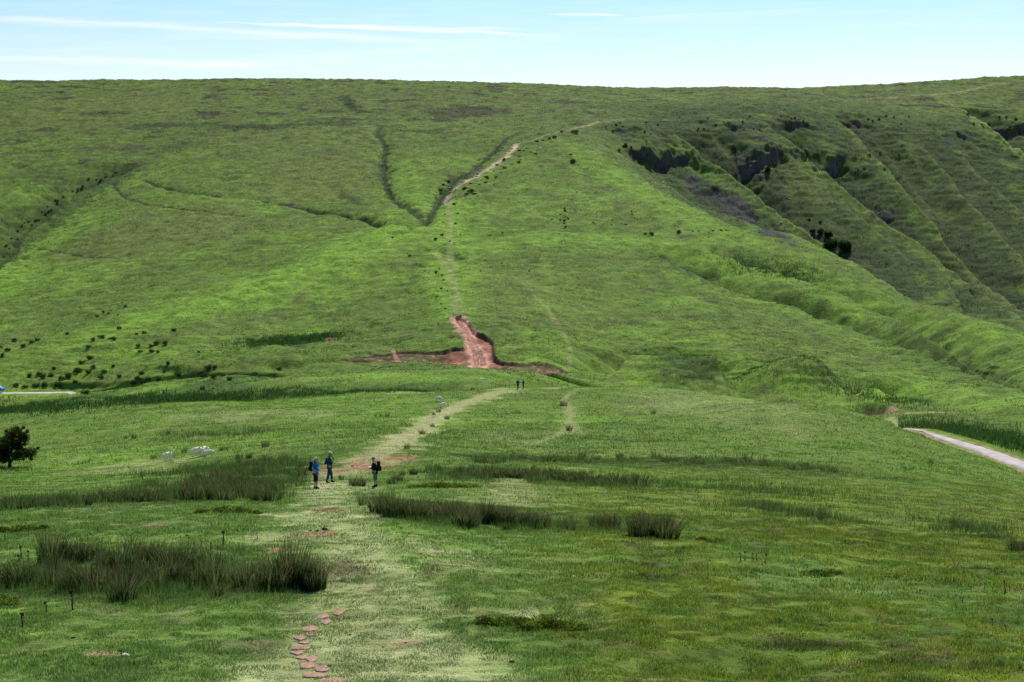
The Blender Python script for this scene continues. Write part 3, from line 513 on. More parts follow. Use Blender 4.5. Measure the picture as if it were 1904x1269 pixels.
def light():
    w = bpy.data.worlds.new('World'); scene.world = w; w.use_nodes = True; nt = w.node_tree; L = nt.links.new
    bg = nt.nodes['Background']
    s = nt.nodes.new('ShaderNodeTexSky'); s.sky_type = 'NISHITA'; s.sun_disc = False; s.sun_elevation = SUN_EL; s.sun_rotation = SUN_AZ; s.altitude = 600; s.air_density = 1.0; s.dust_density = .3; s.ozone_density = 1.5
    tc = node(nt, 'ShaderNodeTexCoord'); sep = node(nt, 'ShaderNodeSeparateXYZ'); L(tc.outputs['Generated'], sep.inputs[0])
    def M(op, a, b=None, c=None):
        n = node(nt, 'ShaderNodeMath', operation=op)
        for i, v in enumerate((a, b, c)):
            if v is None: continue
            if isinstance(v, (int, float)): n.inputs[i].default_value = v
            else: L(v, n.inputs[i])
        return n.outputs[0]
    yy = M('MAXIMUM', sep.outputs[1], .05); az = M('DIVIDE', sep.outputs[0], yy); el = M('DIVIDE', sep.outputs[2], yy)   # direction tangents
    front = M('GREATER_THAN', sep.outputs[1], .05)
    wn = node(nt, 'ShaderNodeTexNoise'); wn.inputs['Scale'].default_value = 14; wn.inputs['Detail'].default_value = 5
    cmb = node(nt, 'ShaderNodeCombineXYZ'); L(M('MULTIPLY', az, 1.0), cmb.inputs[0]); L(M('MULTIPLY', el, 5.0), cmb.inputs[1]); L(cmb.outputs[0], wn.inputs['Vector'])
    wob = M('MULTIPLY', M('SUBTRACT', wn.outputs['Fac'], .5), .006)
    fine = node(nt, 'ShaderNodeTexNoise'); fine.inputs['Scale'].default_value = 9; fine.inputs['Detail'].default_value = 6; fine.inputs['Roughness'].default_value = .65
    cm2 = node(nt, 'ShaderNodeCombineXYZ'); L(M('MULTIPLY', az, 1.6), cm2.inputs[0]); L(M('MULTIPLY', el, 22.0), cm2.inputs[1]); L(cm2.outputs[0], fine.inputs['Vector'])
    total = None
    # vapour trails: (x0, y0, x1, y1, thickness above, below (tangent units), strength)
    def tz(px, py): return u_of(px, py), T_of(py)
    trails = [(-200, 26, 860, 78, .0022, .0022, .5), (300, 125, 1100, 70, .0040, .0050, .22), (-200, 104, 700, 126, .0020, .0030, .3), (380, 40, 1060, 68, .0006, .0012, .95), (560, 47, 1000, 54, .0004, .0022, .65), (250, 62, 980, 80, .0008, .0030, .22), (1010, 25, 1170, 29, .0006, .0010, .7),
              (1100, 40, 1560, 12, .0010, .0030, .26), (1660, 41, 1760, 51, .0005, .0008, .35), (-60, 107, 560, 122, .0020, .0020, .35), (540, 114, 900, 122, .0010, .0020, .25), (1180, 100, 1500, 84, .0010, .0022, .12), (60, 96, 420, 60, .0030, .0050, .12)]
    for x0, y0, x1, y1, up_, dn, st in trails:
        a0, e0 = tz(x0, y0); a1, e1 = tz(x1, y1); k = (e1 - e0) / (a1 - a0)
        t = M('DIVIDE', M('SUBTRACT', az, a0), a1 - a0)
        mid = M('MULTIPLY', M('MULTIPLY', M('MAXIMUM', t, 0.0), M('MAXIMUM', M('SUBTRACT', 1.0, t), 0.0)), 5.5); mid = M('MINIMUM', mid, 1.0)
        dv = M('SUBTRACT', M('ADD', el, wob), M('MULTIPLY_ADD', az, k, e0 - k * a0))
        w_ = M('ADD', M('MULTIPLY', M('GREATER_THAN', dv, 0.0), up_ - dn), dn); w_ = M('MULTIPLY', w_, M('MULTIPLY_ADD', mid, .8, .2))
        q = M('DIVIDE', dv, w_); gss = M('POWER', 2.718, M('MULTIPLY', M('MULTIPLY', q, q), -1.0))
        v = M('MULTIPLY', M('MULTIPLY', gss, mid), M('MULTIPLY', M('MULTIPLY_ADD', fine.outputs['Fac'], 1.1, .35), st))
        total = v if total is None else M('ADD', total, v)
    veil = M('MULTIPLY', M('MAXIMUM', M('SUBTRACT', fine.outputs['Fac'], .42), 0.0), .55)
    total = M('MULTIPLY', M('MINIMUM', M('MAXIMUM', M('ADD', total, veil), 0.0), 1.0), front)
    # clear summer air: whiter at the horizon, bluer above
    hz = node(nt, 'ShaderNodeMapRange'); hz.inputs['From Min'].default_value = .05; hz.inputs['From Max'].default_value = .17; L(sep.outputs[2], hz.inputs['Value'])
    tint = node(nt, 'ShaderNodeMix', data_type='RGBA'); tint.inputs[6].default_value = SKY_LOW; tint.inputs[7].default_value = SKY_HIGH; L(hz.outputs[0], tint.inputs[0])
    mul = node(nt, 'ShaderNodeMix', data_type='RGBA', blend_type='MULTIPLY'); mul.inputs[0].default_value = 1; L(s.outputs[0], mul.inputs[6]); L(tint.outputs[2], mul.inputs[7])
    cl = node(nt, 'ShaderNodeMix', data_type='RGBA'); cl.inputs[7].default_value = (9.4, 9.7, 9.8, 1); L(total, cl.inputs[0]); L(mul.outputs[2], cl.inputs[6])
    L(cl.outputs[2], bg.inputs[0]); bg.inputs[1].default_value = .1
    sl = bpy.data.lights.new('sun', 'SUN'); sl.energy = 4.9; sl.angle = .009; sl.color = (1, .95, .87); so = bpy.data.objects.new('sun', sl); COL.objects.link(so)
    so.rotation_euler = Vector((math.sin(SUN_AZ) * math.cos(SUN_EL), math.cos(SUN_AZ) * math.cos(SUN_EL), math.sin(SUN_EL))).to_track_quat('Z', 'Y').to_euler()
    scene.view_settings.view_transform = 'Standard'; scene.view_settings.look = 'None'; scene.view_settings.exposure = .12; scene.view_settings.gamma = 1
SKY_LOW = (1.42, 1.16, 1.02, 1); SKY_HIGH = (.92, 1.16, 1.16, 1)
# ------------------------------------------------------------------ object helpers
def link(name, me, parent=None, loc=None):
    o = bpy.data.objects.new(name, me); COL.objects.link(o)
    if parent is not None: o.parent = parent
    if loc is not None: o.location = loc
    return o
def tag(o, label, cat, group=None, kind=None):
    if label: o['label'] = label
    if cat: o['category'] = cat
    if group: o['group'] = group
    if kind: o['kind'] = kind
    return o
def empty(name, loc, rz=0):
    o = link(name, None, None, loc); o.rotation_euler = (0, 0, rz); o.empty_display_size = .2; return o
def copy_tree(o, parent=None):
    c = o.copy(); COL.objects.link(c)
    if parent is not None: c.parent = parent
    for ch in KIDS.get(o, []): copy_tree(ch, c)
    return c
KIDS = {}
def reg(root):
    KIDS[root] = [o for o in bpy.data.objects if o.parent == root]
    for k in KIDS[root]: reg(k)
def fast_mesh(name, co, faces, mat, colors=None, smooth=False, fsize=3, mats=None, mi=None):
    me = bpy.data.meshes.new(name); co = np.asarray(co, np.float32); f = np.asarray(faces, np.int32)
    me.vertices.add(len(co)); me.vertices.foreach_set('co', co.ravel()); me.loops.add(f.size); me.loops.foreach_set('vertex_index', f.ravel())
    me.polygons.add(len(f)); me.polygons.foreach_set('loop_start', np.arange(0, f.size, fsize, dtype=np.int32))
    if smooth: me.polygons.foreach_set('use_smooth', np.ones(len(f), bool))
    for m in (mats or [mat]): me.materials.append(m)
    if mi is not None: me.polygons.foreach_set('material_index', np.asarray(mi, np.int32))
    if colors is not None:
        a = me.color_attributes.new('Col', 'BYTE_COLOR', 'POINT'); c4 = np.concatenate([colors, np.ones((len(colors), 1))], 1).astype(np.float32); a.data.foreach_set('color', c4.ravel())
    me.update(); return me
class MB:
    """collects shapes into one mesh"""
    def __init__(s): s.v = []; s.f = []
    def add(s, v, f): b = len(s.v); s.v += [tuple(p) for p in v]; s.f += [[i + b for i in q] for q in f]; return s
    def tube(s, pts, n=6, cap=True):
        """pts: (x, y, z, r)"""
        rings = []; up = Vector((0, 0, 1)); prev = None
        for i, p in enumerate(pts):
            a = Vector(pts[max(i - 1, 0)][:3]); b = Vector(pts[min(i + 1, len(pts) - 1)][:3]); d = (b - a).normalized()
            r0 = d.cross(up if abs(d.z) < .95 else Vector((1, 0, 0))).normalized(); 
            if prev is not None:
                r0 = (prev - d * prev.dot(d)); r0 = r0.normalized() if r0.length > 1e-4 else prev
            prev = r0; r1 = d.cross(r0)
            rings.append([Vector(p[:3]) + (r0 * math.cos(t) + r1 * math.sin(t)) * p[3] for t in [2 * math.pi * k / n for k in range(n)]])
        v = [q for r in rings for q in r]; f = []
        for i in range(len(rings) - 1):
            for k in range(n): f.append([i * n + k, i * n + (k + 1) % n, (i + 1) * n + (k + 1) % n, (i + 1) * n + k])
        if cap: f.append(list(range(n))[::-1]); f.append([(len(rings) - 1) * n + k for k in range(n)])
        return s.add(v, f)
    def box(s, c, sz, taper=1.0, rot=0):
        x, y, z = sz; v = []
        for k, t in ((-1, 1), (1, taper)):
            for a, b in ((-1, -1), (1, -1), (1, 1), (-1, 1)):
                p = (a * x / 2 * t, b * y / 2 * t); v.append((c[0] + p[0] * math.cos(rot) - p[1] * math.sin(rot), c[1] + p[0] * math.sin(rot) + p[1] * math.cos(rot), c[2] + k * z / 2))
        return s.add(v, [[0, 3, 2, 1], [4, 5, 6, 7], [0, 1, 5, 4], [1, 2, 6, 5], [2, 3, 7, 6], [3, 0, 4, 7]])
    def ball(s, c, r, nu=8, nv=6, jag=0, seed=0):
        rr = random.Random(seed); v = []; f = []; r = r if isinstance(r, tuple) else (r, r, r)
        for i in range(nv + 1):
            th = math.pi * i / nv
            for k in range(nu):
                ph = 2 * math.pi * k / nu; q = 1 + jag * rr.uniform(-1, 1) * (0 < i < nv); v.append((c[0] + r[0] * q * math.sin(th) * math.cos(ph), c[1] + r[1] * q * math.sin(th) * math.sin(ph), c[2] + r[2] * q * math.cos(th)))
        for i in range(nv):
            for k in range(nu): f.append([i * nu + k, (i + 1) * nu + k, (i + 1) * nu + (k + 1) % nu, i * nu + (k + 1) % nu])
        return s.add(v, f)
    def build(s, name, mat, parent=None, smooth=True, bevel=0):
        me = bpy.data.meshes.new(name); me.from_pydata(s.v, [], s.f); me.materials.append(mat)
        if smooth: me.polygons.foreach_set('use_smooth', [True] * len(me.polygons))
        me.validate(); o = link(name, me, parent)
        if bevel:
            b = o.modifiers.new('b', 'BEVEL'); b.width = bevel; b.segments = 3; b.limit_method = 'ANGLE'
        return o
def skin_obj(name, V_, E_, mat, parent=None, sub=1, tweak=None):
    """V_: (x, y, z, rx[, ry]); first vertex is the root; grown into one continuous surface"""
    me = bpy.data.meshes.new(name); me.from_pydata([v[:3] for v in V_], E_, []); o = link(name, me)
    o.modifiers.new('s', 'SKIN'); sk = me.skin_vertices[0].data
    for i, v in enumerate(V_): sk[i].radius = (v[3], v[4] if len(v) > 4 else v[3]); sk[i].use_root = (i == 0)
    o.modifiers['s'].use_smooth_shade = True
    sd_ = o.modifiers.new('d', 'SUBSURF'); sd_.levels = sub; sd_.render_levels = sub
    bpy.context.view_layer.update(); dg = bpy.context.evaluated_depsgraph_get()
    m2 = bpy.data.meshes.new_from_object(o.evaluated_get(dg)); bpy.data.objects.remove(o); bpy.data.meshes.remove(me); m2.name = name
    m2.materials.clear(); m2.materials.append(mat); m2.polygons.foreach_set('use_smooth', [True] * len(m2.polygons))
    if tweak:
        for v in m2.vertices: v.co = tweak(v.co)
    return link(name, m2, parent)
# ---- sampling the ground
def samp(G, X, Y):
    X = np.atleast_1d(X); Y = np.atleast_1d(Y); iu = np.interp(X / Y, Uc, np.arange(NU)); ir = np.interp(Y, Yr, np.arange(NR))
    a = np.minimum(iu.astype(int), NU - 2); b = np.minimum(ir.astype(int), NR - 2); fa = iu - a; fb = ir - b
    if G.ndim == 3: fa = fa[:, None]; fb = fb[:, None]
    return (G[b, a] * (1 - fa) + G[b, a + 1] * fa) * (1 - fb) + (G[b + 1, a] * (1 - fa) + G[b + 1, a + 1] * fa) * fb
def gz(X, Y): return float(samp(ZZ, X, Y)[0])
def spot(px, py):
    X, Y = hit(px, py); return X, Y, gz(X, Y)

# ------------------------------------------------------------------ roads
def road_strip():
    s = RW; d = np.gradient(s[:, :2], axis=0); d /= np.linalg.norm(d, axis=1)[:, None]; n = np.stack([-d[:, 1], d[:, 0]], 1); v = []; f = []; offs = [-1.5, -1.3, -.5, .5, 1.3, 1.5]
    for i in range(len(s)):
        zc = max(gz(s[i, 0] + n[i, 0] * o, s[i, 1] + n[i, 1] * o) for o in offs) + .06
        for o in offs:
            j = o * (.25 + .65 * min(max((s[i, 0] / s[i, 1] * F + 952 - 1690) / 130, 0), 1) if s[i, 0] > 0 else 1) * (1 + .06 * math.sin(i * 1.7 + o)); v.append((s[i, 0] + n[i, 0] * j, s[i, 1] + n[i, 1] * j, zc - (.2 if abs(o) > 1.4 else 0) - .02 * abs(o)))
    k = len(offs)
    for i in range(len(s) - 1):
        for j in range(k - 1): f.append([i * k + j, (i + 1) * k + j, (i + 1) * k + j + 1, i * k + j + 1])
    me = bpy.data.meshes.new('road'); me.from_pydata(v, [], f); me.polygons.foreach_set('use_smooth', [True] * len(f)); me.materials.append(solid('worn_tarmac', (.50, .44, .42), .95, .22, .8, 0)); o = link('road', me); o['kind'] = 'structure'
    return o
road_strip()
# ------------------------------------------------------------------ stones
slab_mat = solid('sandstone', (.36, .225, .165), .95, .4, 9, .0, .7)
slabs = [(631, 1140, 23, 7), (600, 1147, 26, 9), (607, 1157, 21, 12), (577, 1170, 28, 12), (578, 1181, 21, 8), (560, 1188, 24, 9), (566, 1196, 18, 7), (556, 1205, 35, 12), (553, 1215, 25, 8), (562, 1224, 25, 9), (580, 1227, 26, 12), (574, 1239, 31, 12), (600, 1245, 27, 13), (586, 1257, 41, 12), (622, 1268, 50, 15)]
sl_lab = ['faint pink slab farthest up the line, apart from the rest', 'flat pink slab with a pale stick beside it', 'pointed pink slab just below the stick', 'large smooth oval slab at the first bend', 'narrow slab tucked below the large oval one', 'low tilted slab starting the outer bend', 'small broken slab beside the tilted one',
          'widest slab at the outermost point of the bend', 'thin pale slab below the widest one', 'small slab wedged before the reddish one', 'reddish slab with a pale speck on top', 'broad slab with a ragged grassy edge below the reddish one', 'slab touching the dark hole in the turf', 'long pointed slab second from the frame edge', 'biggest slab cut by the frame edge']
for i, (px, py, w_, h_) in enumerate(slabs):
    X, Y = hit(px, py); a = w_ / F * Y / 2 * 1.1; b = max(abs(hit(px, py - h_ / 2)[1] - hit(px, py + h_ / 2)[1]) / 2, a * .55); r = random.Random(i * 3 + 1); n_ = 9; ring = []
    for k in range(n_):
        t = 2 * math.pi * k / n_; q = r.uniform(.72, 1.25); ring.append((math.cos(t) * a * q, math.sin(t) * b * q))
    z = gz(X, Y); v = [(x, y, gz(X + x, Y + y) - z - .06) for x, y in ring] + [(x, y, gz(X + x, Y + y) - z + .004) for x, y in ring] + [(x * .95, y * .95, gz(X + x, Y + y) - z + .018 + r.uniform(-.004, .004)) for x, y in ring] + [(0, 0, .024)]
    f = [[k, (k + 1) % n_, n_ + (k + 1) % n_, n_ + k] for k in range(n_)] + [[n_ + k, n_ + (k + 1) % n_, 2 * n_ + (k + 1) % n_, 2 * n_ + k] for k in range(n_)] + [[2 * n_ + k, 2 * n_ + (k + 1) % n_, 3 * n_] for k in range(n_)]
    me = bpy.data.meshes.new('stepping_stone'); me.from_pydata(v, [], f); me.materials.append(slab_mat); tag(link('stepping_stone', me, None, (X, Y, z)), sl_lab[i], 'paving slab', 'slabs of the curving stepping line')
white = solid('pale_stone', (.75, .70, .62), .9, .15, 9, .05, .5); dung_m = solid('dry_dung', (.05, .036, .026), .95, .3, 12, .1, .8); clod = solid('earth_clod', (.07, .045, .035), .95, .3, 12, .1, .8); brownrock = solid('weathered_stone', (.42, .37, .32), .85, .2, 7, .2, .5)
def lump(px, py, wpx, hz, mat, label, name, cat, seed, group=None, n_=1):
    X, Y, z = spot(px, py); a = wpx / F * Y / 2; mb = MB(); r = random.Random(seed); mb.ball((0, 0, hz * a * .35), (a, a * .8, a * hz), 9, 6, .16, seed)
    for k in range(n_): mb.ball((r.uniform(-.7, .7) * a, r.uniform(-.5, .5) * a, hz * a * .3), (a * .5, a * .45, a * hz * .6), 7, 5, .2, seed + k + 1)
    tag(mb.build(name, mat).__class__ and link_last(mb, name, mat, (X, Y, z)), label, cat, group)
def link_last(mb, name, mat, loc):
    o = bpy.data.objects[max((q.name for q in bpy.data.objects if q.name.split('.')[0] == name), key=lambda s_: int(s_.split('.')[1]) if '.' in s_ else 0)]; o.location = loc; return o
for a in [(233, 1223, 16, .75, 'bright white lump of stone lying in the short turf'), (443, 1225, 6, .5, 'tiny white stone by itself on pale turf'), (359, 1088, 10, .6, 'white stone at the foot of the near rush bed'), (1066, 1073, 6, .6, 'small cream stone in rough grass right of nothing else pale'.replace('right of nothing else pale', 'well away from the path')), (843, 1111, 5, .5, 'tiny cream stone between path and rough grass'),
          (693, 945, 6, .5, 'white pebble at the end of the rush row'), (1065, 302, 6, .5, 'pale boulder among shrubs below the stony path'), (1005, 277, 8, .4, 'flat pale boulder on the slope just below the stony path'), (198, 1066, 5, .5, 'small white stone caught inside the near rush bed'), (1645, 990, 5, .5, 'pale pebble alone on the open steepening slope'), (275, 801, 3, .6, 'white speck of stone on the far side of the sheep pasture'), (868, 705, 4, .6, 'pale stone on the bank beyond the grazing pair'), (897, 705, 8, .35, 'flat pale stone on the bank below the red scar')]:
    lump(*a[:4], white, a[4], 'stone', 'stone', int(a[0]))
for a in [(217, 1137, 9, .5, 'dark dung heap on grass below the rush bed'), (137, 1187, 10, .45, 'flat dark dung heap near the dead thistles'), (348, 997, 8, .5, 'small dark dung heap behind the rush bed'), (366, 1208, 6, .6, 'crumbly dark dung pellet pile near the white lump'), (651, 1181, 6, .5, 'black dung spot beside the slab line'), (744, 1112, 5, .5, 'dark dung spot in the middle of the trodden grass'),
          (754, 1196, 6, .5, 'black dung spot on the palest part of the path'), (712, 1204, 5, .5, 'small dung spot between the slab line and the palest turf'), (1027, 1230, 8, .6, 'dark dung heap in rough grass below the domed mound'), (952, 1232, 12, .5, 'wide brown dung heap in rough grass below the mound')]:
    lump(*a[:4], dung_m, a[4], 'dung', 'dung', int(a[0]))
for a in [(604, 986, 12, .6, 'dark clod of turned earth on the path below the walkers'), (590, 988, 8, .5, 'smaller earth clod next to the dark one on the path'), (577, 987, 6, .5, 'outermost small earth clod on the path'), (612, 1240, 11, .5, 'black earthy hollow lip against a slab'), (655, 868, 5, .6, 'earth clod standing on the red mud')]:
    lump(*a[:4], clod, a[4], 'earth_clod', 'clod', int(a[0]))
lump(1455, 1180, 9, .7, clod, 'dark tussocky clod in the bilberry slope', 'earth_clod', 'clod', 77)
r_ = random.Random(4)
for i in range(26):
    t = r_.random(); x = 838 + t * 118 + r_.gauss(0, 5); y = 352 - t * 82 + r_.gauss(0, 3); lump(x, y, r_.uniform(3, 6), .5, brownrock, 'weathered boulder strewn along the stony path', 'boulder', 'boulder', 300 + i, 'boulders along the stony path')
for i in range(22):
    x, y = [(r_.uniform(1225, 1262), r_.uniform(318, 345)), (r_.uniform(1395, 1440), r_.uniform(300, 330)), (r_.uniform(1440, 1475), r_.uniform(365, 430))][i % 3]; lump(x, y, r_.uniform(2.2, 4), .6, brownrock, 'fallen pale boulder on the corrie scree', 'boulder', 'boulder', 400 + i, 'boulders on the corrie scree')
mb = MB(); X, Y, z = spot(592, 1155); mb.tube([(-.12, .02, .03, .008), (-.04, 0, .045, .010), (.05, .01, .04, .009), (.13, -.02, .03, .006)], 5); mb.tube([(-.03, 0, .045, .006), (-.08, -.06, .05, .004)], 4)
o = mb.build('stick', white); o.location = (X, Y, z); tag(o, 'pale dry stick lying against a pink slab', 'stick')
# ------------------------------------------------------------------ people
skin = solid('skin', (.42, .24, .17), .6, .08, 30, .3); skin_d = skin
def cloth(n, c, v=.12): return solid(n, c, .9, v, 14, .1, .3)
HAND = []
def person(px, py, hpx, face, label, top, legs_c, boots_c, hair_c, cap=None, shorts=False, tshirt=False, pose='stand', belly=0.0, far=False, arms='down', face_skin=None):
    """face: heading in degrees (0 = +X). Figure built facing +X, standing at the origin, 1.72 m tall, then scaled"""
    X, Y, z = spot(px, py); H = hpx / F * Y; k = H / 1.74; root = empty('person', (X, Y, z), math.radians(face)); root.scale = (k, k, k); tag(root, label, 'person')
    st = {'stand': ((.03, .0), (-.03, 0)), 'stride': ((.12, 0), (-.14, 0)), 'lean': ((.02, 0), (-.05, 0))}[pose]; hip = .92; lean = .05 if pose == 'lean' else 0.0
    Vx = [(0, 0, .96, .13, .15)]; Ex = []
    def add(v, par): Vx.append(v); Ex.append((par, len(Vx) - 1)); return len(Vx) - 1
    wst = add((.01 + lean * .3 + belly * .3, 0, 1.10, .12 + belly * .3, .14), 0); ch = add((.02 + lean + belly * .2, 0, 1.30, .13, .16), wst); nb = add((.01 + lean * 1.2, 0, 1.46, .075, .09), ch); nk = add((.03 + lean * 1.5, 0, 1.53, .052), nb)
    h1 = add((.045 + lean * 1.7, 0, 1.60, .072, .070), nk); h2 = add((.04 + lean * 1.7, 0, 1.67, .086, .078), h1); h3 = add((.03 + lean * 1.7, 0, 1.715, .060), h2); add((.125 + lean * 1.7, 0, 1.625, .016), h1)   # nose
    arm_pts = []; leg_pts = []
    for s in (1, -1):
        if arms == 'down': A = [(.0, .19, 1.43, .055), (-.05, .245, 1.16, .042), (.03, .25, .95, .03)]
        elif arms == 'pocket': A = [(.0, .19, 1.43, .055), (-.09, .26, 1.17, .045), (.06, .20, 1.0, .034)]
        elif arms == 'hip': A = [(.0, .19, 1.43, .055), (-.12 if s > 0 else -.10, .27, 1.18, .042), (.02 if s > 0 else .14, .25, .99 if s > 0 else 1.02, .03)]
        else: A = [(.02, .19, 1.43, .055), (.0, .24, 1.17, .042), (.24, .17, 1.13, .030)]
        A = [(a[0] + lean * (1.2 if i < 1 else .8), a[1] * s, a[2], a[3]) for i, a in enumerate(A)]; arm_pts.append(A)
        p = add((A[0][0], A[0][1] * .75, A[0][2], .06), ch); p = add(A[0], p); p = add(A[1], p); p = add(A[2], p)
        d = (Vector(A[2][:3]) - Vector(A[1][:3])).normalized(); side = Vector((0, 0, 1)).cross(d); side = side.normalized() if side.length > .3 else Vector((1, 0, 0)); palm = Vector(A[2][:3]) + d * .07; p = add(tuple(palm) + (.026,), p)
        if not far:
            for q in range(4): b = palm + side * (q - 1.5) * .019 + d * .025; m_ = add(tuple(b) + (.010,), p); e = b + d * (.028 + .006 * (q in (1, 2))) + Vector((0, -s * .012, 0)); m_ = add(tuple(e) + (.009,), m_); e = e + d * .014 + Vector((0, -s * .022, -.004)); add(tuple(e) + (.008,), m_)
            b = palm + side * .036 - d * .03; m_ = add(tuple(b) + (.011,), p); add(tuple(b + side * .018 + d * .03) + (.009,), m_)
        dx = st[0 if s > 0 else 1][0]; Lg = [(.0, .09 * s, .88, .098), (dx * .55 + .025, .10 * s, .50, .062), (dx, .10 * s, .12, .042), (dx - .03, .10 * s, .05, .042), (dx + .15, .115 * s, .035, .036)]; leg_pts.append(Lg); p = 0
        for v in Lg: p = add(v, p)
    body = skin_obj('body', Vx, Ex, face_skin or skin, root, 1)
    # clothes grown a little larger on the same joints
    def grow_(v, e): return tuple(v[:3]) + tuple(r + e for r in v[3:])
    e = .022; Vt = [grow_(Vx[0], e - .005), (Vx[0][0], 0, .87, .125 + e, .15 + e), grow_(Vx[wst], e), grow_(Vx[ch], e), (Vx[nb][0], 0, 1.45, .09, .11)]; Et = [(0, 1), (0, 2), (2, 3), (3, 4)]
    for s, A in zip((1, -1), arm_pts):
        b = len(Vt); Vt += [(A[0][0], A[0][1] * .75, A[0][2], .078), grow_(A[0], .02)]; Et += [(3, b), (b, b + 1)]; a1 = Vector(A[0][:3]); a2 = Vector(A[1][:3]); a3 = Vector(A[2][:3])
        if tshirt: Vt.append(tuple(a1.lerp(a2, .75)) + (A[1][3] + .028,)); Et.append((b + 1, b + 2))
        else: Vt += [grow_(A[1], .018), tuple(a2.lerp(a3, .93)) + (A[2][3] + .018,)]; Et += [(b + 1, b + 2), (b + 2, b + 3)]
    skin_obj('shirt' if tshirt else 'jacket', Vt, Et, top, root, 1)
    Vp = [(0, 0, .98, .135, .16), (0, 0, .90, .13, .16)]; Ep = [(0, 1)]
    for s, Lg in zip((1, -1), leg_pts):
        b = len(Vp); Vp += [(Lg[0][0], Lg[0][1], .80, .105)]; Ep += [(1, b)]; k1 = Vector(Lg[0][:3]); k2 = Vector(Lg[1][:3]); k3 = Vector(Lg[2][:3])
        if shorts: Vp += [tuple(k2.lerp(k3, .0 if shorts == 1 else .28)) + (.085,)]; Ep += [(b, b + 1)]
        else: Vp += [grow_(Lg[1], .022), tuple(k2.lerp(k3, .92)) + (.066,)]; Ep += [(b, b + 1), (b + 1, b + 2)]
    skin_obj('shorts' if shorts else 'trousers', Vp, Ep, legs_c, root, 1)
    for Lg in leg_pts: skin_obj('boot', [grow_(Lg[3], .016), (Lg[2][0], Lg[2][1], .17, .054), (Lg[4][0] + .02, Lg[4][1], .038, .040), (Lg[3][0] - .045, Lg[3][1], .045, .038)], [(0, 1), (0, 2), (0, 3)], boots_c, root, 1)
    hx = Vx[h2][0]; mb = MB()
    if cap:
        mb.ball((hx - .012, 0, 1.70), (.108, .100, .082), 12, 7); n0 = len(mb.v)
        if cap[1]: mb.add([(hx + .06, -.075, 1.70), (hx + .06, .075, 1.70), (hx + .165, .045, 1.68), (hx + .165, -.045, 1.68), (hx + .06, -.075, 1.69), (hx + .06, .075, 1.69), (hx + .165, .045, 1.67), (hx + .165, -.045, 1.67)], [[0, 3, 2, 1], [4, 5, 6, 7], [0, 1, 5, 4], [1, 2, 6, 5], [2, 3, 7, 6], [3, 0, 4, 7]])
        mb.build('cap' if cap[1] else 'headscarf', cap[0], root)
    if hair_c:
        mb = MB(); mb.ball((hx - .022, 0, 1.675 if not cap else 1.64), (.095, .094, .085 if not cap else .06), 12, 8, .05, 3); mb.build('hair', hair_c, root)
    if not far:
        for s in (1, -1): MB().ball((hx + .082, .033 * s, 1.655), .011, 6, 4).build('eye', EYE, root); MB().ball((hx, .083 * s, 1.64), (.02, .012, .03), 6, 5).build('ear', face_skin or skin, root)
        mb = MB(); mb.ball((hx + .083, 0, 1.585), (.008, .024, .006), 6, 4); mb.build('mouth', LIP, root)
    return root, k
EYE = solid('eye_dark', (.02, .015, .012), .3, .05, 5, .5); LIP = solid('lips', (.30, .12, .10), .6, .05, 5, .3)
def place_on(root, name, label, cat):
    o = empty(name, root.location, root.rotation_euler[2]); o.scale = root.scale; return tag(o, label, cat)
def backpack(root, c1, c2, label, big=1.0, lean=0):
    o = place_on(root, 'backpack', label, 'backpack'); x = -.235 + lean + (.065 if big < .9 else 0)
    MB().box((x, 0, 1.22), (.17 * big, .29 * big, .46 * big), .86).build('pack_body', c1, o, False, .045); MB().box((x - .11 * big, 0, 1.12), (.07, .21 * big, .22 * big), .9).build('pocket', c2, o, False, .025); MB().box((x + .01, 0, 1.22 + .25 * big), (.17 * big, .27 * big, .06), .8).build('lid', c1, o, False, .02)
    for s in (1, -1): MB().tube([(x + .08, .09 * s, 1.46, .014), (x + .17, .11 * s, 1.545, .015), (x + .30, .12 * s, 1.50, .015), (x + .395, .12 * s, 1.36, .014), (x + .37, .14 * s, 1.20, .013), (x + .20, .16 * s, 1.06, .012)], 6).build('strap', c2, o)
    return o
pole_m = solid('pole_metal', (.10, .12, .10), .4, .05, 10, .5, metal=.6); grip_m = solid('cork_grip', (.05, .045, .04), .8, .1, 20)
def pole(root, hx, hy, hz, fx, fy, label):
    o = place_on(root, 'walking_pole', label, 'walking pole'); k = root.scale[0]; rz = root.rotation_euler[2]; wx = root.location.x + (fx * math.cos(rz) - fy * math.sin(rz)) * k; wy = root.location.y + (fx * math.sin(rz) + fy * math.cos(rz)) * k; fz = (gz(wx, wy) - root.location.z) / k
    a = Vector((hx, hy, hz)); b = Vector((fx, fy, fz)); d = (b - a).normalized(); p = lambda t: tuple(a.lerp(b, t)); MB().tube([p(0) + (.0095,), p(.55) + (.009,), p(.56) + (.007,), p(1) + (.006,)], 6).build('shaft', pole_m, o)
    g0 = a - d * .06; MB().tube([tuple(g0) + (.019,), tuple(a + d * .07) + (.015,)], 8).build('grip', grip_m, o); MB().ball(p(.95), (.028, .028, .008), 8, 4).build('basket', grip_m, o)
blue = cloth('blue_shirt', (.010, .135, .42)); navy = cloth('navy_jacket', (.008, .055, .125)); navy_t = cloth('navy_trousers', (.008, .045, .105)); dark = cloth('dark_trousers', (.012, .015, .035)); black = cloth('black_fabric', (.010, .012, .018)); boot = cloth('boot_leather', (.012, .011, .012))
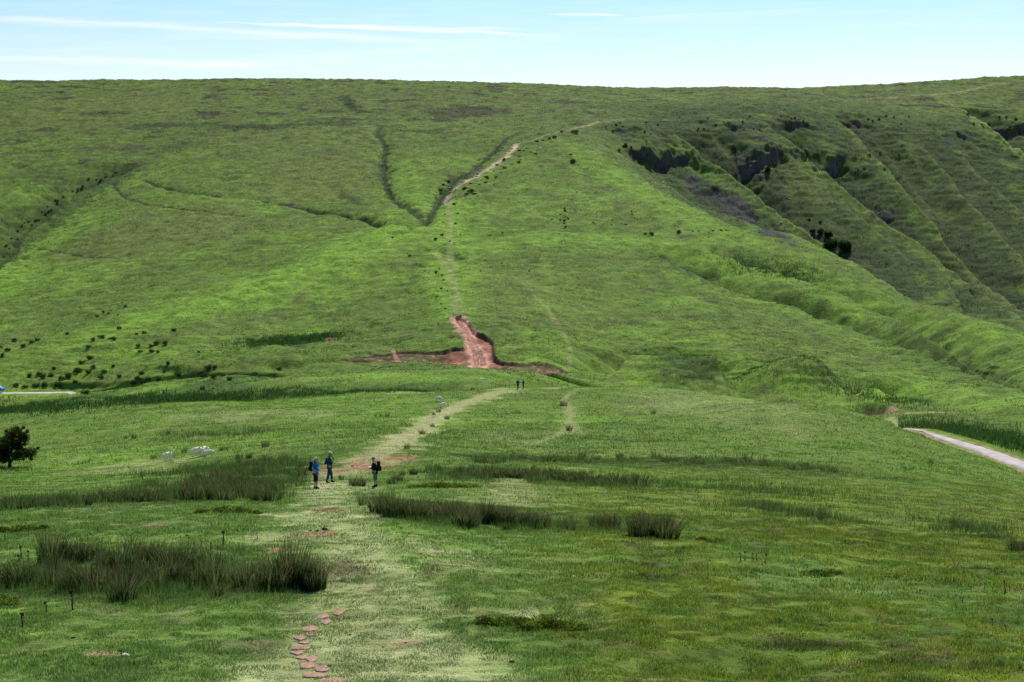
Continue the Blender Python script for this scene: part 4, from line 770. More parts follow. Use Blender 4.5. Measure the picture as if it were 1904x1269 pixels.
grey = cloth('grey_shorts', (.10, .15, .19)); white_h = cloth('white_hair', (.62, .58, .54)); brown_h = cloth('dark_hair', (.03, .022, .018)); capm = cloth('pale_cap', (.50, .58, .62)); capb = cloth('blue_headwear', (.04, .17, .36)); maroon = cloth('maroon_fabric', (.06, .025, .06)); palec = cloth('pale_fabric', (.35, .38, .42)); paper = solid('folded_map', (.75, .75, .72), .8, .05)
P1, k1 = person(587, 910, 61, -8, 'person in bright blue short-sleeved shirt and dark cropped trousers, white hair', blue, dark, boot, white_h, tshirt=True, shorts=2, belly=.09, arms='hip', pose='stand')
backpack(P1, black, maroon, 'small dark backpack worn by the white-haired person'); pole(P1, .03, .27, .97, -.50, .32, 'trekking pole trailing behind the white-haired person'); pole(P1, .17, -.26, 1.0, .52, -.34, 'trekking pole planted ahead of the white-haired person')
P2, k2 = person(613, 898, 58.5, 4, 'person in navy jacket and trousers with a pale peaked cap', navy, navy_t, boot, brown_h, cap=(capm, True), arms='pocket', pose='stride'); backpack(P2, navy, black, 'low navy daypack on the back of the cap wearer', .72)
P3, k3 = person(698, 906, 56, 172, 'person in dark top and grey shorts wearing a blue headscarf, facing the others', black, grey, boot, None, cap=(capb, False), shorts=2, arms='front', pose='lean'); backpack(P3, black, black, 'large black rucksack worn by the person in grey shorts', 1.12, .03); pole(P3, .30, .17, 1.13, .36, .22, 'trekking pole held upright by the person in grey shorts')
o = place_on(P3, 'folded_map', 'white folded map held by the person in grey shorts', 'map'); MB().box((.36, -.10, 1.16), (.16, .22, .012), .95).build('folded_sheet', paper, o, False, .003)
P4, _ = person(963, 725, 20.5, 60, 'distant person in blue top and dark trousers standing on the saddle', cloth('royal_blue', (.02, .06, .30)), dark, boot, brown_h, far=True, pose='stride')
P5, _ = person(973, 724, 18.5, 200, 'distant person dressed in black with pale sleeve standing on the saddle', black, black, boot, brown_h, far=True); backpack(P5, palec, palec, 'pale daypack on the distant person in black', .8)
# ------------------------------------------------------------------ sheep
def fleece_mat():
    m, nt = new_mat('fleece'); L = nt.links.new; out = node(nt, 'ShaderNodeOutputMaterial'); bs = node(nt, 'ShaderNodeBsdfPrincipled'); bs.inputs['Roughness'].default_value = 1; bs.inputs['Base Color'].default_value = (.92, .80, .60, 1); bs.inputs['Specular IOR Level'].default_value = 0
    n1 = node(nt, 'ShaderNodeTexNoise'); n1.inputs['Scale'].default_value = 22; n1.inputs['Detail'].default_value = 4; b = node(nt, 'ShaderNodeBump'); b.inputs['Distance'].default_value = .03; L(n1.outputs['Fac'], b.inputs['Height']); L(b.outputs[0], bs.inputs['Normal']); L(bs.outputs[0], out.inputs[0]); return m
fleece = fleece_mat()
def sheep(px, py, lpx, face, label, graze=True, cat='sheep'):
    X, Y, z = spot(px, py); s = lpx * 1.1 / F * Y; root = empty('sheep', (X, Y, z), math.radians(face)); root.scale = (s, s, s); tag(root, label, 'sheep', None)
    V_ = [(0, 0, .50, .20, .21), (.22, 0, .52, .18, .185), (.38, 0, .54, .13, .14), (-.24, 0, .50, .19, .20), (-.40, 0, .50, .12, .13)]; E_ = [(0, 1), (1, 2), (0, 3), (3, 4)]
    nk = [(.50, 0, .40, .085), (.58, 0, .22, .07), (.66, 0, .10, .055), (.72, 0, .04, .035)] if graze else [(.46, 0, .68, .085), (.52, 0, .80, .075), (.60, 0, .83, .06), (.70, 0, .79, .038)]
    p = 2
    for v in nk: V_.append(v); E_.append((p, len(V_) - 1)); p = len(V_) - 1
    for (x, y, base) in ((.28, .10, 1), (.28, -.10, 1), (-.28, .11, 3), (-.28, -.11, 3)):
        kx = -.05 if x < 0 else .01; p = base
        for v in [(x, y, .30, .065), (x + kx, y, .19, .035), (x + .0, y, .04, .026), (x + .03, y, .01, .028)]: V_.append(v); E_.append((p, len(V_) - 1)); p = len(V_) - 1
    V_.append((-.50, 0, .40, .035)); E_.append((4, len(V_) - 1)); V_.append((-.51, 0, .27, .03)); E_.append((len(V_) - 2, len(V_) - 1))
    def tw(c): q = 1 + .035 * math.sin(c.x * 31 + c.z * 17) * math.sin(c.y * 29 + c.z * 23) * (c.z > .3); return Vector((c.x * q, c.y * q, c.z))
    skin_obj('body', V_, E_, fleece, root, 2, tw); hd = nk[-2]
    for t in (1, -1): MB().ball((hd[0] - .05, .085 * t, hd[2] + .03), (.02, .055, .018), 7, 4).build('ear', fleece, root); MB().ball((hd[0] + .02, .05 * t, hd[2] + .02), .011, 6, 4).build('eye', EYE, root)
sheep(312, 857, 21, 40, 'lone white sheep standing with its head raised, apart from the huddle', False); sheep(366, 851, 25, 28, 'largest grazing sheep of the huddle, nearest the lone one'); sheep(380, 847, 22, 60, 'sheep in the middle of the huddle, half hidden behind the others')
sheep(389, 851, 19, 15, 'woolly sheep at the far end of the huddle, rump towards the lone one'); sheep(815, 747, 12.5, -12, 'upper sheep of the two grazing beside the climbing path'); sheep(823, 759, 13.5, 35, 'lower sheep of the two grazing beside the climbing path')
# ------------------------------------------------------------------ car at the pass, mostly beyond the frame
def car():
    X, Y, z = spot(-18, 734); root = empty('parked_car', (X, Y + 3.2, max(z, gz(X, Y + 3.2)) + .25), math.radians(172)); paint = solid('blue_paint', (.01, .16, .50), .3, .03, 3, .6); glass = solid('window_glass', (.35, .5, .6), .08, .05, 2, 1.0); rub = solid('tyre_rubber', (.02, .02, .02), .9, .1)
    prof = [(-2.0, .35), (-2.05, .75), (-1.9, .95), (-1.35, 1.02), (-.75, 1.45), (.75, 1.48), (1.45, 1.05), (1.95, .9), (2.05, .6), (2.0, .35)]; v = []; f = []; n = len(prof)
    for y in (-.85, .85):
        for (x, zz) in prof: v.append((x, y * (.82 if zz > 1.2 else 1), zz))
    f = [list(range(n)), list(range(n, 2 * n))[::-1]] + [[i, n + i, n + (i + 1) % n, (i + 1) % n] for i in range(n)]
    MB().add(v, f).build('body', paint, root, False, .05)
    for a, b in (((-1.30, 1.06), (-.80, 1.43)), ((1.40, 1.09), (.80, 1.45))):
        sgn = -1 if a[0] < 0 else 1; MB().add([(a[0] + sgn * .02, -.72, a[1]), (a[0] + sgn * .02, .72, a[1]), (b[0] + sgn * .02, .62, b[1]), (b[0] + sgn * .02, -.62, b[1]), (a[0] - sgn * .02, -.72, a[1] - .03), (a[0] - sgn * .02, .72, a[1] - .03), (b[0] - sgn * .02, .62, b[1] - .03), (b[0] - sgn * .02, -.62, b[1] - .03)], [[0, 1, 2, 3], [4, 7, 6, 5], [0, 4, 5, 1], [1, 5, 6, 2], [2, 6, 7, 3], [3, 7, 4, 0]]).build('windscreen' if sgn < 0 else 'rear_window', glass, root, False)
    for s in (-1, 1): MB().box((0, s * .80, 1.22), (1.6, .04, .30), .75).build('side_window', glass, root, False, .01)
    for x in (-1.3, 1.3):
        for s in (-1, 1):
            w = MB().tube([(x, s * .72, .33, .33), (x, s * .88, .33, .33)], 18).build('wheel', rub, root, False); MB().tube([(x, s * .875, .33, .2), (x, s * .895, .33, .2)], 12).build('rim', palec, w, False)
    for s in (-1, 1): MB().ball((-2.0, s * .62, .72), (.07, .16, .09), 8, 5).build('headlight', glass, root)
    tag(root, 'blue car parked on the pale road at the pass, its glass glinting', 'car')
car()
print('objects', time.time() - T00)

# ------------------------------------------------------------------ grass: uncountable, one object per belt
grass_mat = leaf_material('grass_blades', attr='Col', trans=.5, var=.25)
REDN = np.clip((C[..., 0] / C[..., 1] - 1.25) / .4, 0, 1)
SCARM = np.maximum(np.maximum(REDN * .85, sstep(-.3, .6, scar_d).reshape(ZZ.shape) * .93), sstep(.2, .6, cliff) * .8)
WORN = np.clip((C[..., 0] - .13) / .08, 0, 1)
def belt(name, Y0, Y1, n, h0, w0, seed, worn_cut=.6, lean=.5, tone=1.0):
    r = np.random.default_rng(seed); Y = np.sqrt(r.uniform(Y0 ** 2, Y1 ** 2, n)); uw = .43 if Y1 < 60 else .385; X = r.uniform(-uw, uw, n) * Y
    keep = (r.random(n) > samp(SCARM, X, Y)) & (samp(ROADM, X, Y) > 2.4)
    wn = samp(WORN, X, Y); keep &= r.random(n) > wn * worn_cut
    if Y0 > 250: keep &= noise(X, Y, 16, 881) + .7 * noise(X, Y, 5, 882) + r.normal(0, .35, n) > -.05
    Y = Y[keep]; X = X[keep]; wn = wn[keep]; n = len(X)
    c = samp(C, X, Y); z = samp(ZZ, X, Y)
    cl = np.clip(1 + 1.5 * noise(X, Y, h0 * 6, 500 + seed) + 1.1 * noise(X, Y, h0 * 20, 501 + seed), .2, 2.7)
    tall = np.clip(1.25 - 6 * c[:, 1], .55, 1.2)
    h = h0 * cl * tall * r.uniform(.55, 1.35, n) * (1 - .35 * wn); w = w0 * r.uniform(.6, 1.5, n)
    a = r.uniform(0, 2 * math.pi, n); dx = np.cos(a) * w / 2; dy = np.sin(a) * w / 2
    la = r.uniform(0, 2 * math.pi, n); lm = h * lean * r.uniform(.1, 1.2, n)
    co = np.empty((n, 3, 3), np.float32)
    co[:, 0] = np.stack([X - dx, Y - dy, z - .15 * h], 1); co[:, 1] = np.stack([X + dx, Y + dy, z - .15 * h], 1); co[:, 2] = np.stack([X + np.cos(la) * lm, Y + np.sin(la) * lm, z + h], 1)
    sp = .22 if Y0 > 250 else .55; cc = c * (r.uniform(1 - sp, 1 + sp, n) * tone)[:, None]
    if Y1 < 120:
        yl = (r.random(n) < np.clip(.12 + .6 * noise(X, Y, 1.3, 905), 0, .5) * sstep(-.02, .08, X / Y))[:, None]; cc = np.where(yl, np.array([.25, .30, .030]) * r.uniform(.6, 1.2, n)[:, None], cc); gr = (r.random(n) < .35 * wn)[:, None]; cc = np.where(gr, np.array([.10, .19, .045]), cc)
    if Y0 > 250:
        dk = (noise(X, Y, 7, 921) + .5 * noise(X, Y, 28, 922) + r.normal(0, .18, n) > .72)[:, None]; cc = np.where(dk, cc * .42, cc); pl = (noise(X, Y, 9, 923) + r.normal(0, .2, n) > .62)[:, None]; cc = np.where(pl, cc * .4 + np.array([.12, .15, .04]) * .7, cc)
    st = (r.random(n) < .05)[:, None]; cc = np.where(st, STRAW * .8, cc); cc = cc * (1 + np.stack([r.uniform(-.12, .2, n), np.zeros(n), r.uniform(-.2, .2, n)], 1))
    co3 = np.repeat(np.clip(cc, .004, .8)[:, None], 3, 1)
    o = link(name, fast_mesh(name, co.reshape(-1, 3), np.arange(n * 3).reshape(n, 3), grass_mat, co3.reshape(-1, 3))); tag(o, None, None, None, 'stuff'); return o
belt('grass', 17.5, 30, int(390000 * DENS), .068, .016, 1, .1)
belt('grass', 30, 55, int(440000 * DENS), .095, .025, 2, .2)
belt('grass', 55, 115, int(330000 * DENS), .13, .035, 3, .35)
belt('grass', 115, 262, int(300000 * DENS), .22, .085, 4, .8)
belt('grass', 262, 640, int(300000 * DENS), .34, .26, 5, .93)
belt('grass', 640, 1255, int(330000 * DENS), .50, .46, 6, .93)
def sedge(name, lines, seed, h0, w0, c0, scar=False):
    r = np.random.default_rng(seed); Xs = []; Ys = []; hs = []
    for pts, hw, n, hk in lines:
        L = smooth_line(poly_hits2([p + (1,) for p in pts], 6)); t = r.uniform(0, len(L) - 1.001, n); i = t.astype(int); f = t - i; X = L[i, 0] * (1 - f) + L[i + 1, 0] * f + r.normal(0, hw * .5, n); Y = L[i, 1] * (1 - f) + L[i + 1, 1] * f + r.normal(0, hw * .8, n)
        k = noise(X, Y, 3.2, 700 + seed) + .6 * noise(X, Y, 1.3, 701) + r.normal(0, .25, n) > -.15; Xs.append(X[k]); Ys.append(Y[k]); hs.append(np.full(k.sum(), hk))
    X = np.concatenate(Xs); Y = np.concatenate(Ys); hk = np.concatenate(hs); pxs = X / Y * F + 952; kk = (samp(REDN, X, Y) < .2) & (samp(WORN, X, Y) < .45) & ~((pxs > 574) & (pxs < 790) & (Y > 60) & (Y < 125)); X = X[kk]; Y = Y[kk]; hk = hk[kk]; n = len(X); z = samp(ZZ, X, Y); h = h0 * hk * r.uniform(.5, 1.25, n) * np.clip(1 + .7 * noise(X, Y, 2.4, 702), .4, 1.6); a = r.uniform(0, 6.28, n); w = w0 * hk; dx = np.cos(a) * w / 2; dy = np.sin(a) * w / 2; la = r.uniform(0, 6.28, n); lm = h * .35
    co = np.empty((n, 3, 3), np.float32); co[:, 0] = np.stack([X - dx, Y - dy, z - .05], 1); co[:, 1] = np.stack([X + dx, Y + dy, z - .05], 1); co[:, 2] = np.stack([X + np.cos(la) * lm, Y + np.sin(la) * lm, z + h], 1)
    c = np.array(c0) * r.uniform(.55, 1.5, n)[:, None] * (1 + r.uniform(-.15, .15, (n, 3))); o = link(name, fast_mesh(name, co.reshape(-1, 3), np.arange(n * 3).reshape(n, 3), grass_mat, np.repeat(np.clip(c, .004, .8)[:, None], 3, 1).reshape(-1, 3))); tag(o, None, None, None, 'stuff')
sedge('long_grass', [([(0, 1090), (200, 1092), (430, 1092), (600, 1100)], 1.2, 9000, .5), ([(60, 1062), (250, 1058), (430, 1070)], 1.3, 7000, .5), ([(600, 1062), (680, 1064)], .9, 3000, .35), ([(700, 962), (860, 978), (1020, 980), (1250, 1000)], .9, 7000, .6)], 21, .50, .02, (.085, .150, .036))
sedge('long_grass', [([(0, 943), (180, 936), (340, 926), (520, 925)], 2.0, 9000, .9), ([(340, 905), (560, 900)], 4, 9000, .9), ([(380, 872), (570, 875)], 6, 11000, 1), ([(845, 888), (960, 890), (1120, 898), (1240, 904)], 4.0, 8000, .8), ([(870, 862), (1000, 855), (1120, 855), (1260, 858), (1390, 864), (1480, 870), (1580, 884)], 4.5, 8500, .75), ([(640, 880), (760, 880), (800, 874)], 2.5, 4000, .9), ([(1300, 905), (1500, 915)], 6, 5000, .8), ([(1400, 945), (1530, 968)], 2, 2500, .8), ([(1740, 970), (1810, 990)], 2, 2000, .8), ([(850, 800), (1050, 820), (1250, 800)], 12, 6000, .8), ([(340, 812), (400, 810), (560, 800)], 4, 4000, .9), ([(640, 790), (780, 800), (760, 830)], 5, 5000, .8)], 22, .46, .045, (.072, .120, .032))
sedge('long_grass', [([(0, 764), (60, 765), (150, 757)], 7, 9000, 1), ([(230, 743), (330, 745), (460, 742)], 6, 11000, 1), ([(490, 735), (640, 722), (900, 718)], 5, 8000, .8), ([(460, 640), (545, 634), (620, 628)], 7, 8000, 1), ([(1280, 700), (1420, 690), (1600, 730), (1720, 760)], 8, 9000, .8), ([(1700, 790), (1800, 810), (1904, 830)], 9, 12000, 1.0), ([(1370, 490), (1440, 495), (1500, 510)], 10, 5000, 1.2)], 23, .8, .16, (.044, .092, .022))
print('grass', time.time() - T00)
# ------------------------------------------------------------------ rushes
rush_mat = leaf_material('rush_stems', attr='Col', trans=.55, var=.3)
def rush_mesh(seed, n=260, h=.95, rad=.30, lean=.33):
    r = np.random.default_rng(seed); a = r.uniform(0, 2 * math.pi, n); q = np.sqrt(r.random(n)) * rad; x = np.cos(a) * q * 1.15; y = np.sin(a) * q * .85
    hh = h * r.uniform(.55, 1.1, n) * (1 - .3 * (q / rad) ** 2); out = lean * (q / rad) * r.uniform(.4, 1.5, n) * hh; wind = .10 * hh
    tx = x + np.cos(a) * out + wind + r.normal(0, .04, n); ty = y + np.sin(a) * out + r.normal(0, .04, n)
    w = r.uniform(.007, .013, n); t = r.uniform(0, math.pi, n); wx = np.cos(t) * w; wy = np.sin(t) * w; z0 = np.full(n, -.08)
    mx, my = x * .6 + tx * .4 - (tx - x) * .12, y * .6 + ty * .4 - (ty - y) * .12
    co = np.stack([np.stack([x - wx, y - wy, z0], 1), np.stack([x + wx, y + wy, z0], 1), np.stack([mx + wx, my + wy, hh * .5], 1), np.stack([mx - wx, my - wy, hh * .5], 1), np.stack([tx + wx * .25, ty + wy * .25, hh], 1), np.stack([tx - wx * .25, ty - wy * .25, hh], 1)], 1)
    f = np.arange(n)[:, None, None] * 6 + np.array([[0, 1, 2, 3], [3, 2, 4, 5]])[None]
    g = np.array([.066, .118, .032]) * r.uniform(.5, 1.35, n)[:, None]; br = r.random(n) < .22; g[br] = np.array([.14, .11, .05]) * r.uniform(.6, 1.3, br.sum())[:, None]
    cc = np.repeat(g[:, None], 6, 1); cc[:, 4:] = cc[:, 4:] * .5 + np.array([.085, .062, .035]) * .5
    return fast_mesh('rush_clump', co.reshape(-1, 3), f.reshape(-1, 4), rush_mat, cc.reshape(-1, 3), fsize=4)
rush_me = [rush_mesh(50 + k, n=[170, 210, 150, 220, 180, 190][k], lean=[.3, .4, .25, .35, .45, .3][k]) for k in range(6)]
thin_me = [rush_mesh(70 + k, n=85, rad=.28, lean=.35) for k in range(3)]
def rush(px, py, s=1.0, label='', group=None, thin=False, wide=1.0):
    X, Y, z = spot(px, py); me = rnd.choice(thin_me if thin else rush_me); o = link('rush_clump', me, None, (X, Y, z)); o.rotation_euler = (0, 0, rnd.uniform(0, 6.28)); k = s * rnd.uniform(.82, 1.15)
    o.scale = (wide * k * rnd.uniform(.9, 1.25), wide * k * rnd.uniform(.9, 1.2), k * rnd.uniform(.85, 1.12)); tag(o, label, 'rushes', group); return o
def scatter_line(pts, n, jx, jy, s, label, group, thin=0.0, wide=1.0):
    d = np.r_[0, np.cumsum([math.dist(a, b) for a, b in zip(pts[:-1], pts[1:])])]
    for i in range(n):
        t = (i + rnd.uniform(.1, .9)) / n * d[-1]; x = np.interp(t, d, [p[0] for p in pts]) + rnd.uniform(-jx, jx); y = np.interp(t, d, [p[1] for p in pts]) + rnd.uniform(-jy, jy)
        rush(x, y, s * rnd.uniform(.8, 1.12), label, group, rnd.random() < thin, wide * rnd.uniform(.8, 1.35))
g1 = ('tall dark rush clump in the big rush bed nearest the camera', 'rushes of the near rush bed')
scatter_line([(0, 1088), (80, 1090), (160, 1094), (240, 1092), (330, 1090), (430, 1088)], 16, 8, 8, .62, *g1, thin=.6, wide=1.15); scatter_line([(60, 1068), (150, 1062), (250, 1058), (340, 1062), (420, 1072)], 8, 14, 8, .62, *g1, thin=.7, wide=1.1)
scatter_line([(90, 1045), (150, 1040), (205, 1042)], 9, 8, 4, .72, *g1, thin=.4); scatter_line([(235, 1046), (290, 1050), (350, 1056)], 7, 8, 4, .62, *g1, thin=.4); scatter_line([(440, 1092), (480, 1096)], 3, 6, 4, .7, *g1, thin=1)
rush(230, 1115, .8, 'small dark rush clump standing out in front of the near rush bed'); rush(405, 1110, .5, 'short thin rush tuft in the grass at the front edge of the near rush bed', None, True)
g2 = ('dark spiky rush clump in the pair of clumps at the edge of the trodden path', 'rushes beside the trodden path')
for x, y, s in [(505, 1103, 1.0), (522, 1096, 1.05), (540, 1092, 1.15), (556, 1092, 1.12), (572, 1094, 1.0), (588, 1096, .9)]: rush(x, y, s * .82, *g2)
g3 = ('dark rush clump in the hedge-like row below the three walkers', 'rushes of the row below the walkers')
scatter_line([(705, 955), (740, 961), (790, 967), (840, 973), (868, 981)], 19, 4, 4, .78, *g3, thin=.25); scatter_line([(880, 974), (920, 975), (960, 979)], 8, 4, 3, .80, *g3); scatter_line([(970, 978), (1020, 980)], 5, 4, 2, .62, *g3, thin=.4); scatter_line([(1036, 984), (1060, 984)], 3, 4, 2, .5, *g3, thin=1)
g3b = ('dark rush clump in the short row at the end of the hedge-like rush row', 'rushes of the short end row')
scatter_line([(1105, 982), (1145, 988)], 5, 3, 2, .65, *g3b, thin=.4); scatter_line([(1178, 993), (1250, 1001)], 9, 3, 3, .84, *g3b)
rush(674, 939, .5, 'lone small rush tuft between the path and the rush row', None, True); rush(942, 986, .3, 'tiny lone rush tuft in front of the rush row'); rush(868, 982, .9, 'rush clump bulging forward out of the long rush row')
g4 = ('rush clump in the wide rush bed between the sheep and the walkers', 'rushes between the sheep and the walkers')
scatter_line([(10, 945), (90, 940), (180, 936), (270, 930), (340, 927)], 24, 8, 4, .55, *g4, thin=.6, wide=1.5); scatter_line([(340, 926), (420, 927), (520, 926)], 17, 8, 6, .82, *g4, thin=.4, wide=1.15)
scatter_line([(340, 905), (420, 900), (500, 905)], 12, 12, 8, .75, *g4, thin=.5, wide=1.4); scatter_line([(400, 880), (480, 878), (560, 890)], 12, 16, 8, .65, *g4, thin=.7, wide=1.5); scatter_line([(420, 860), (500, 858), (565, 868)], 9, 16, 7, .6, *g4, thin=.7, wide=1.6)
g5 = ('rush clump in the long dark rush band across the hillside beyond the walkers', 'rushes of the far band')
scatter_line([(845, 888), (900, 885), (960, 890), (1040, 893), (1120, 898), (1200, 902)], 27, 6, 6, .78, *g5, thin=.7, wide=1.9); scatter_line([(880, 862), (1000, 855), (1120, 855), (1260, 858), (1390, 864), (1480, 870), (1570, 880)], 28, 10, 5, .6, *g5, thin=.9, wide=2.3)
Y_far = lambda x, y: y < 870 or rnd.random() < .5
for x, y, s, l in [(655, 903, .95, 'thick rush clump just ahead of the walker with the black pack'), (668, 905, 1.0, 'dark rush clump nearest the pole of the walker in shorts'), (635, 892, .6, 'small dark rush tuft between the cap wearer and the red mud'),
                   (729, 901, .8, 'low rush clump behind the heels of the walker in shorts'), (740, 897, .8, 'second low rush clump behind the walker in shorts'), (749, 884, .8, 'rush clump on the near edge of the red mud'), (768, 882, .85, 'broad rush clump at the end of the red mud'),
                   (785, 880, .7, 'rush clump just beyond the end of the red mud'), (815, 876, .7, 'round dark rush clump apart from the red mud'), (698, 775, .8, 'first rush clump of the dark trio on the grass by the climbing path'), (709, 775, .7, 'middle rush clump of the dark trio by the climbing path'),
                   (720, 775, .8, 'last rush clump of the dark trio by the climbing path'), (807, 772, .8, 'rush tuft just below the two grazing sheep'), (815, 767, 1.0, 'rush clump touching the lower grazing sheep'), (831, 780, 1.2, 'dark bushy rush clump on the edge of the climbing path'),
                   (804, 794, 1.0, 'rush clump on the path edge below the bushy one'), (785, 808, 1.1, 'rush clump halfway down the edge of the climbing path'), (757, 835, 1.1, 'lowest rush clump on the edge of the climbing path'), (1048, 755, 1.5, 'tall narrow rush clump beside the faint sheep track'),
                   (1041, 743, .8, 'small rush tuft above the tall narrow one on the sheep track'), (1058, 802, 1.6, 'large rush clump in the fork of the faint sheep track'), (1214, 770, 1.1, 'lone rush clump high on the hill beyond the sheep track'), (1093, 860, .9, 'rush clump standing apart above the dark rush band'),
                   (493, 832, 1.1, 'lone rush clump above the cluster of three sheep'), (249, 816, 1.0, 'rounded rush clump on the grass beyond the lone sheep'), (234, 816, .6, 'small rush tuft beside the rounded clump'), (286, 853, .9, 'rush clump beside the lone standing sheep'),
                   (343, 842, .9, 'rush clump between the lone sheep and the huddled three'), (412, 838, .8, 'rush tuft just past the huddled three sheep'), (313, 807, 1.0, 'broad low rush clump uphill of the sheep'), (283, 903, .9, 'lone rush clump in the grass below the sheep'),
                   (1425, 945, .7, 'thin rush clump on the open slope under the dark band'), (1448, 948, .7, 'second thin rush clump on the open slope'), (1525, 966, .6, 'pale thin rush clump further along the open slope'), (1775, 978, .6, 'thin rush clump high on the steepening slope'),
                   (1796, 985, .6, 'thin rush clump next to the one on the steepening slope'), (1885, 1022, .7, 'rush clump at the frame edge on the steep slope'), (1900, 1028, .7, 'outermost rush clump on the steep slope'), (1730, 862, .9, 'dark rush clump on the brow above the road'),
                   (420, 837, .7, 'rush tuft beyond the huddled sheep on bare grass')]:
    rush(x, y, s * .66, l, None, Y_far(x, y), 1.35)
# ------------------------------------------------------------------ leafy things

def leaf_cloud(seed, n, lobes, size, base, spread=.25, zmin=-.05):
    """leaf faces through lobes (cx, cy, cz, rx, ry, rz)"""
    r = np.random.default_rng(seed); wts = np.array([l[3] * l[4] for l in lobes]); k = r.choice(len(lobes), n, p=wts / wts.sum()); Lb = np.array(lobes)[k]
    d = r.normal(size=(n, 3)); d /= np.linalg.norm(d, axis=1)[:, None]; q = r.random(n) ** .45 * (1 + r.normal(0, .10, n))
    p = Lb[:, :3] + d * Lb[:, 3:] * q[:, None]; p[:, 2] = np.maximum(p[:, 2], zmin)
    a = r.normal(size=(n, 3)); a /= np.linalg.norm(a, axis=1)[:, None]; b = np.cross(a, r.normal(size=(n, 3))); b /= np.linalg.norm(b, axis=1)[:, None]
    s = (size * r.uniform(.6, 1.5, n))[:, None]
    co = np.stack([p - a * s, p + b * s * .45, p + a * s, p - b * s * .45], 1)
    c = np.array(base) * r.uniform(.55, 1.5, n)[:, None] * (1 + r.uniform(-spread, spread, (n, 3))); cl_ = 1 + .35 * np.sin(p[:, :1] * 3.1 / max(Lb[0, 3], .3) + p[:, 2:] * 4)
    return co.reshape(-1, 3), np.arange(n * 4).reshape(n, 4), np.repeat((c * cl_)[:, None], 4, 1).reshape(-1, 3)
leaf_mat = leaf_material('shrub_leaves', attr='Col', trans=.35, var=.2)
bark = solid('bark', (.06, .05, .04), .9, .3, 8, .1, .6)
def leafy(name, *a): co, f, c = leaf_cloud(*a); return fast_mesh(name, co, f, leaf_mat, np.clip(c, .003, .8), fsize=4)
def rand_lobes(seed, n, R, H):
    r = random.Random(seed); out = [(0, 0, H * .45, R * .75, R * .75, H * .5)]
    for i in range(n): a = r.uniform(0, 6.28); q = R * r.uniform(.3, .75); s = r.uniform(.28, .5); out.append((math.cos(a) * q, math.sin(a) * q, H * r.uniform(.25, .65), R * s, R * s, H * s * r.uniform(.8, 1.3)))
    return out
bush_me = [leafy('gorse_bush', 200 + k, 620, rand_lobes(k, 7, 1.0, 1.15), .10, (.036, .070, .022), .3) for k in range(5)]
def bush(px, py, wpx, label, group=None, cat='bush', name='gorse_bush', hk=1.0):
    X, Y, z = spot(px, py); s = wpx * .88 / F * Y / 2; o = link(name, rnd.choice(bush_me), None, (X, Y, z - .1 * s)); o.rotation_euler = (0, 0, rnd.uniform(0, 6.28)); o.scale = (s * rnd.uniform(.95, 1.15), s * rnd.uniform(.9, 1.2), s * hk * rnd.uniform(.85, 1.3)); return tag(o, label, cat, group)
low = [(180, 590, 10), (192, 582, 8), (187, 577, 5), (202, 584, 6), (219, 587, 5), (233, 571, 8), (227, 564, 5), (222, 613, 12), (125, 622, 9), (188, 630, 18), (173, 634, 12), (205, 632, 12), (27, 635, 12), (43, 646, 14), (59, 638, 12), (69, 634, 14), (14, 653, 16), (3, 647, 9), (164, 648, 11), (212, 633, 12),
 (254, 623, 8), (269, 621, 10), (322, 616, 14), (290, 643, 18), (308, 640, 14), (281, 646, 12), (257, 645, 10), (261, 655, 9), (281, 656, 12), (293, 656, 10), (370, 657, 8), (313, 678, 13), (173, 685, 13), (194, 694, 14), (210, 683, 12), (188, 705, 15), (222, 703, 14), (152, 677, 14), (145, 692, 22),
 (165, 694, 16), (128, 703, 20), (114, 706, 16), (81, 703, 16), (72, 698, 14), (54, 701, 14), (168, 668, 16), (67, 721, 20), (84, 720, 18), (108, 721, 20), (262, 698, 18), (256, 706, 14), (249, 715, 18), (266, 714, 18), (276, 708, 12), (294, 710, 14), (387, 689, 20), (399, 686, 14), (380, 703, 18), (397, 703, 16), (427, 708, 18),
 (330, 699, 18), (518, 689, 12), (377, 725, 13), (158, 733, 20), (396, 724, 7), (95, 700, 14), (100, 688, 12), (30, 720, 14), (46, 722, 16), (140, 712, 14), (372, 696, 14), (415, 700, 12), (5, 662, 10)]
for x, y, w_ in low: bush(x, y, w_, 'dark green gorse bush scattered over the lower hillside above the car', 'gorse bushes on the lower hillside')
mid = [(730, 443, 7), (827, 400, 4), (851, 399, 6), (847, 417, 8), (824, 414, 4), (844, 382, 9), (810, 446, 10), (822, 439, 8), (856, 437, 4), (910, 439, 6), (918, 444, 4), (935, 434, 5), (836, 450, 6), (762, 477, 8), (774, 492, 4), (810, 508, 9), (817, 501, 5), (790, 505, 4), (824, 522, 7), (822, 513, 5), (820, 538, 8), (832, 542, 5),
 (893, 505, 4), (903, 485, 5), (911, 498, 4), (933, 491, 4), (984, 505, 5), (1073, 358, 4), (1174, 394, 4), (1097, 453, 3), (1238, 365, 3), (815, 603, 5), (1066, 303, 18), (1061, 289, 8), (1211, 438, 14), (1262, 434, 12), (1200, 436, 8), (1288, 431, 5), (1299, 431, 5), (1318, 433, 5), (1326, 430, 5), (1341, 430, 6), (1350, 429, 5), (1318, 442, 4), (820, 566, 5), (828, 575, 5), (812, 553, 5)]
for i in range(14): mid.append((1045 + rnd.gauss(0, 12), 405 + rnd.gauss(0, 8), rnd.uniform(4, 7)))
for i in range(10): mid.append((1150 + rnd.gauss(0, 28), 412 + rnd.gauss(0, 8), rnd.uniform(3, 5)))
for x, y, w_ in mid: bush(x, y, w_, 'small dark shrub dotted over the open slope around the red scar path', 'small shrubs on the middle slope')
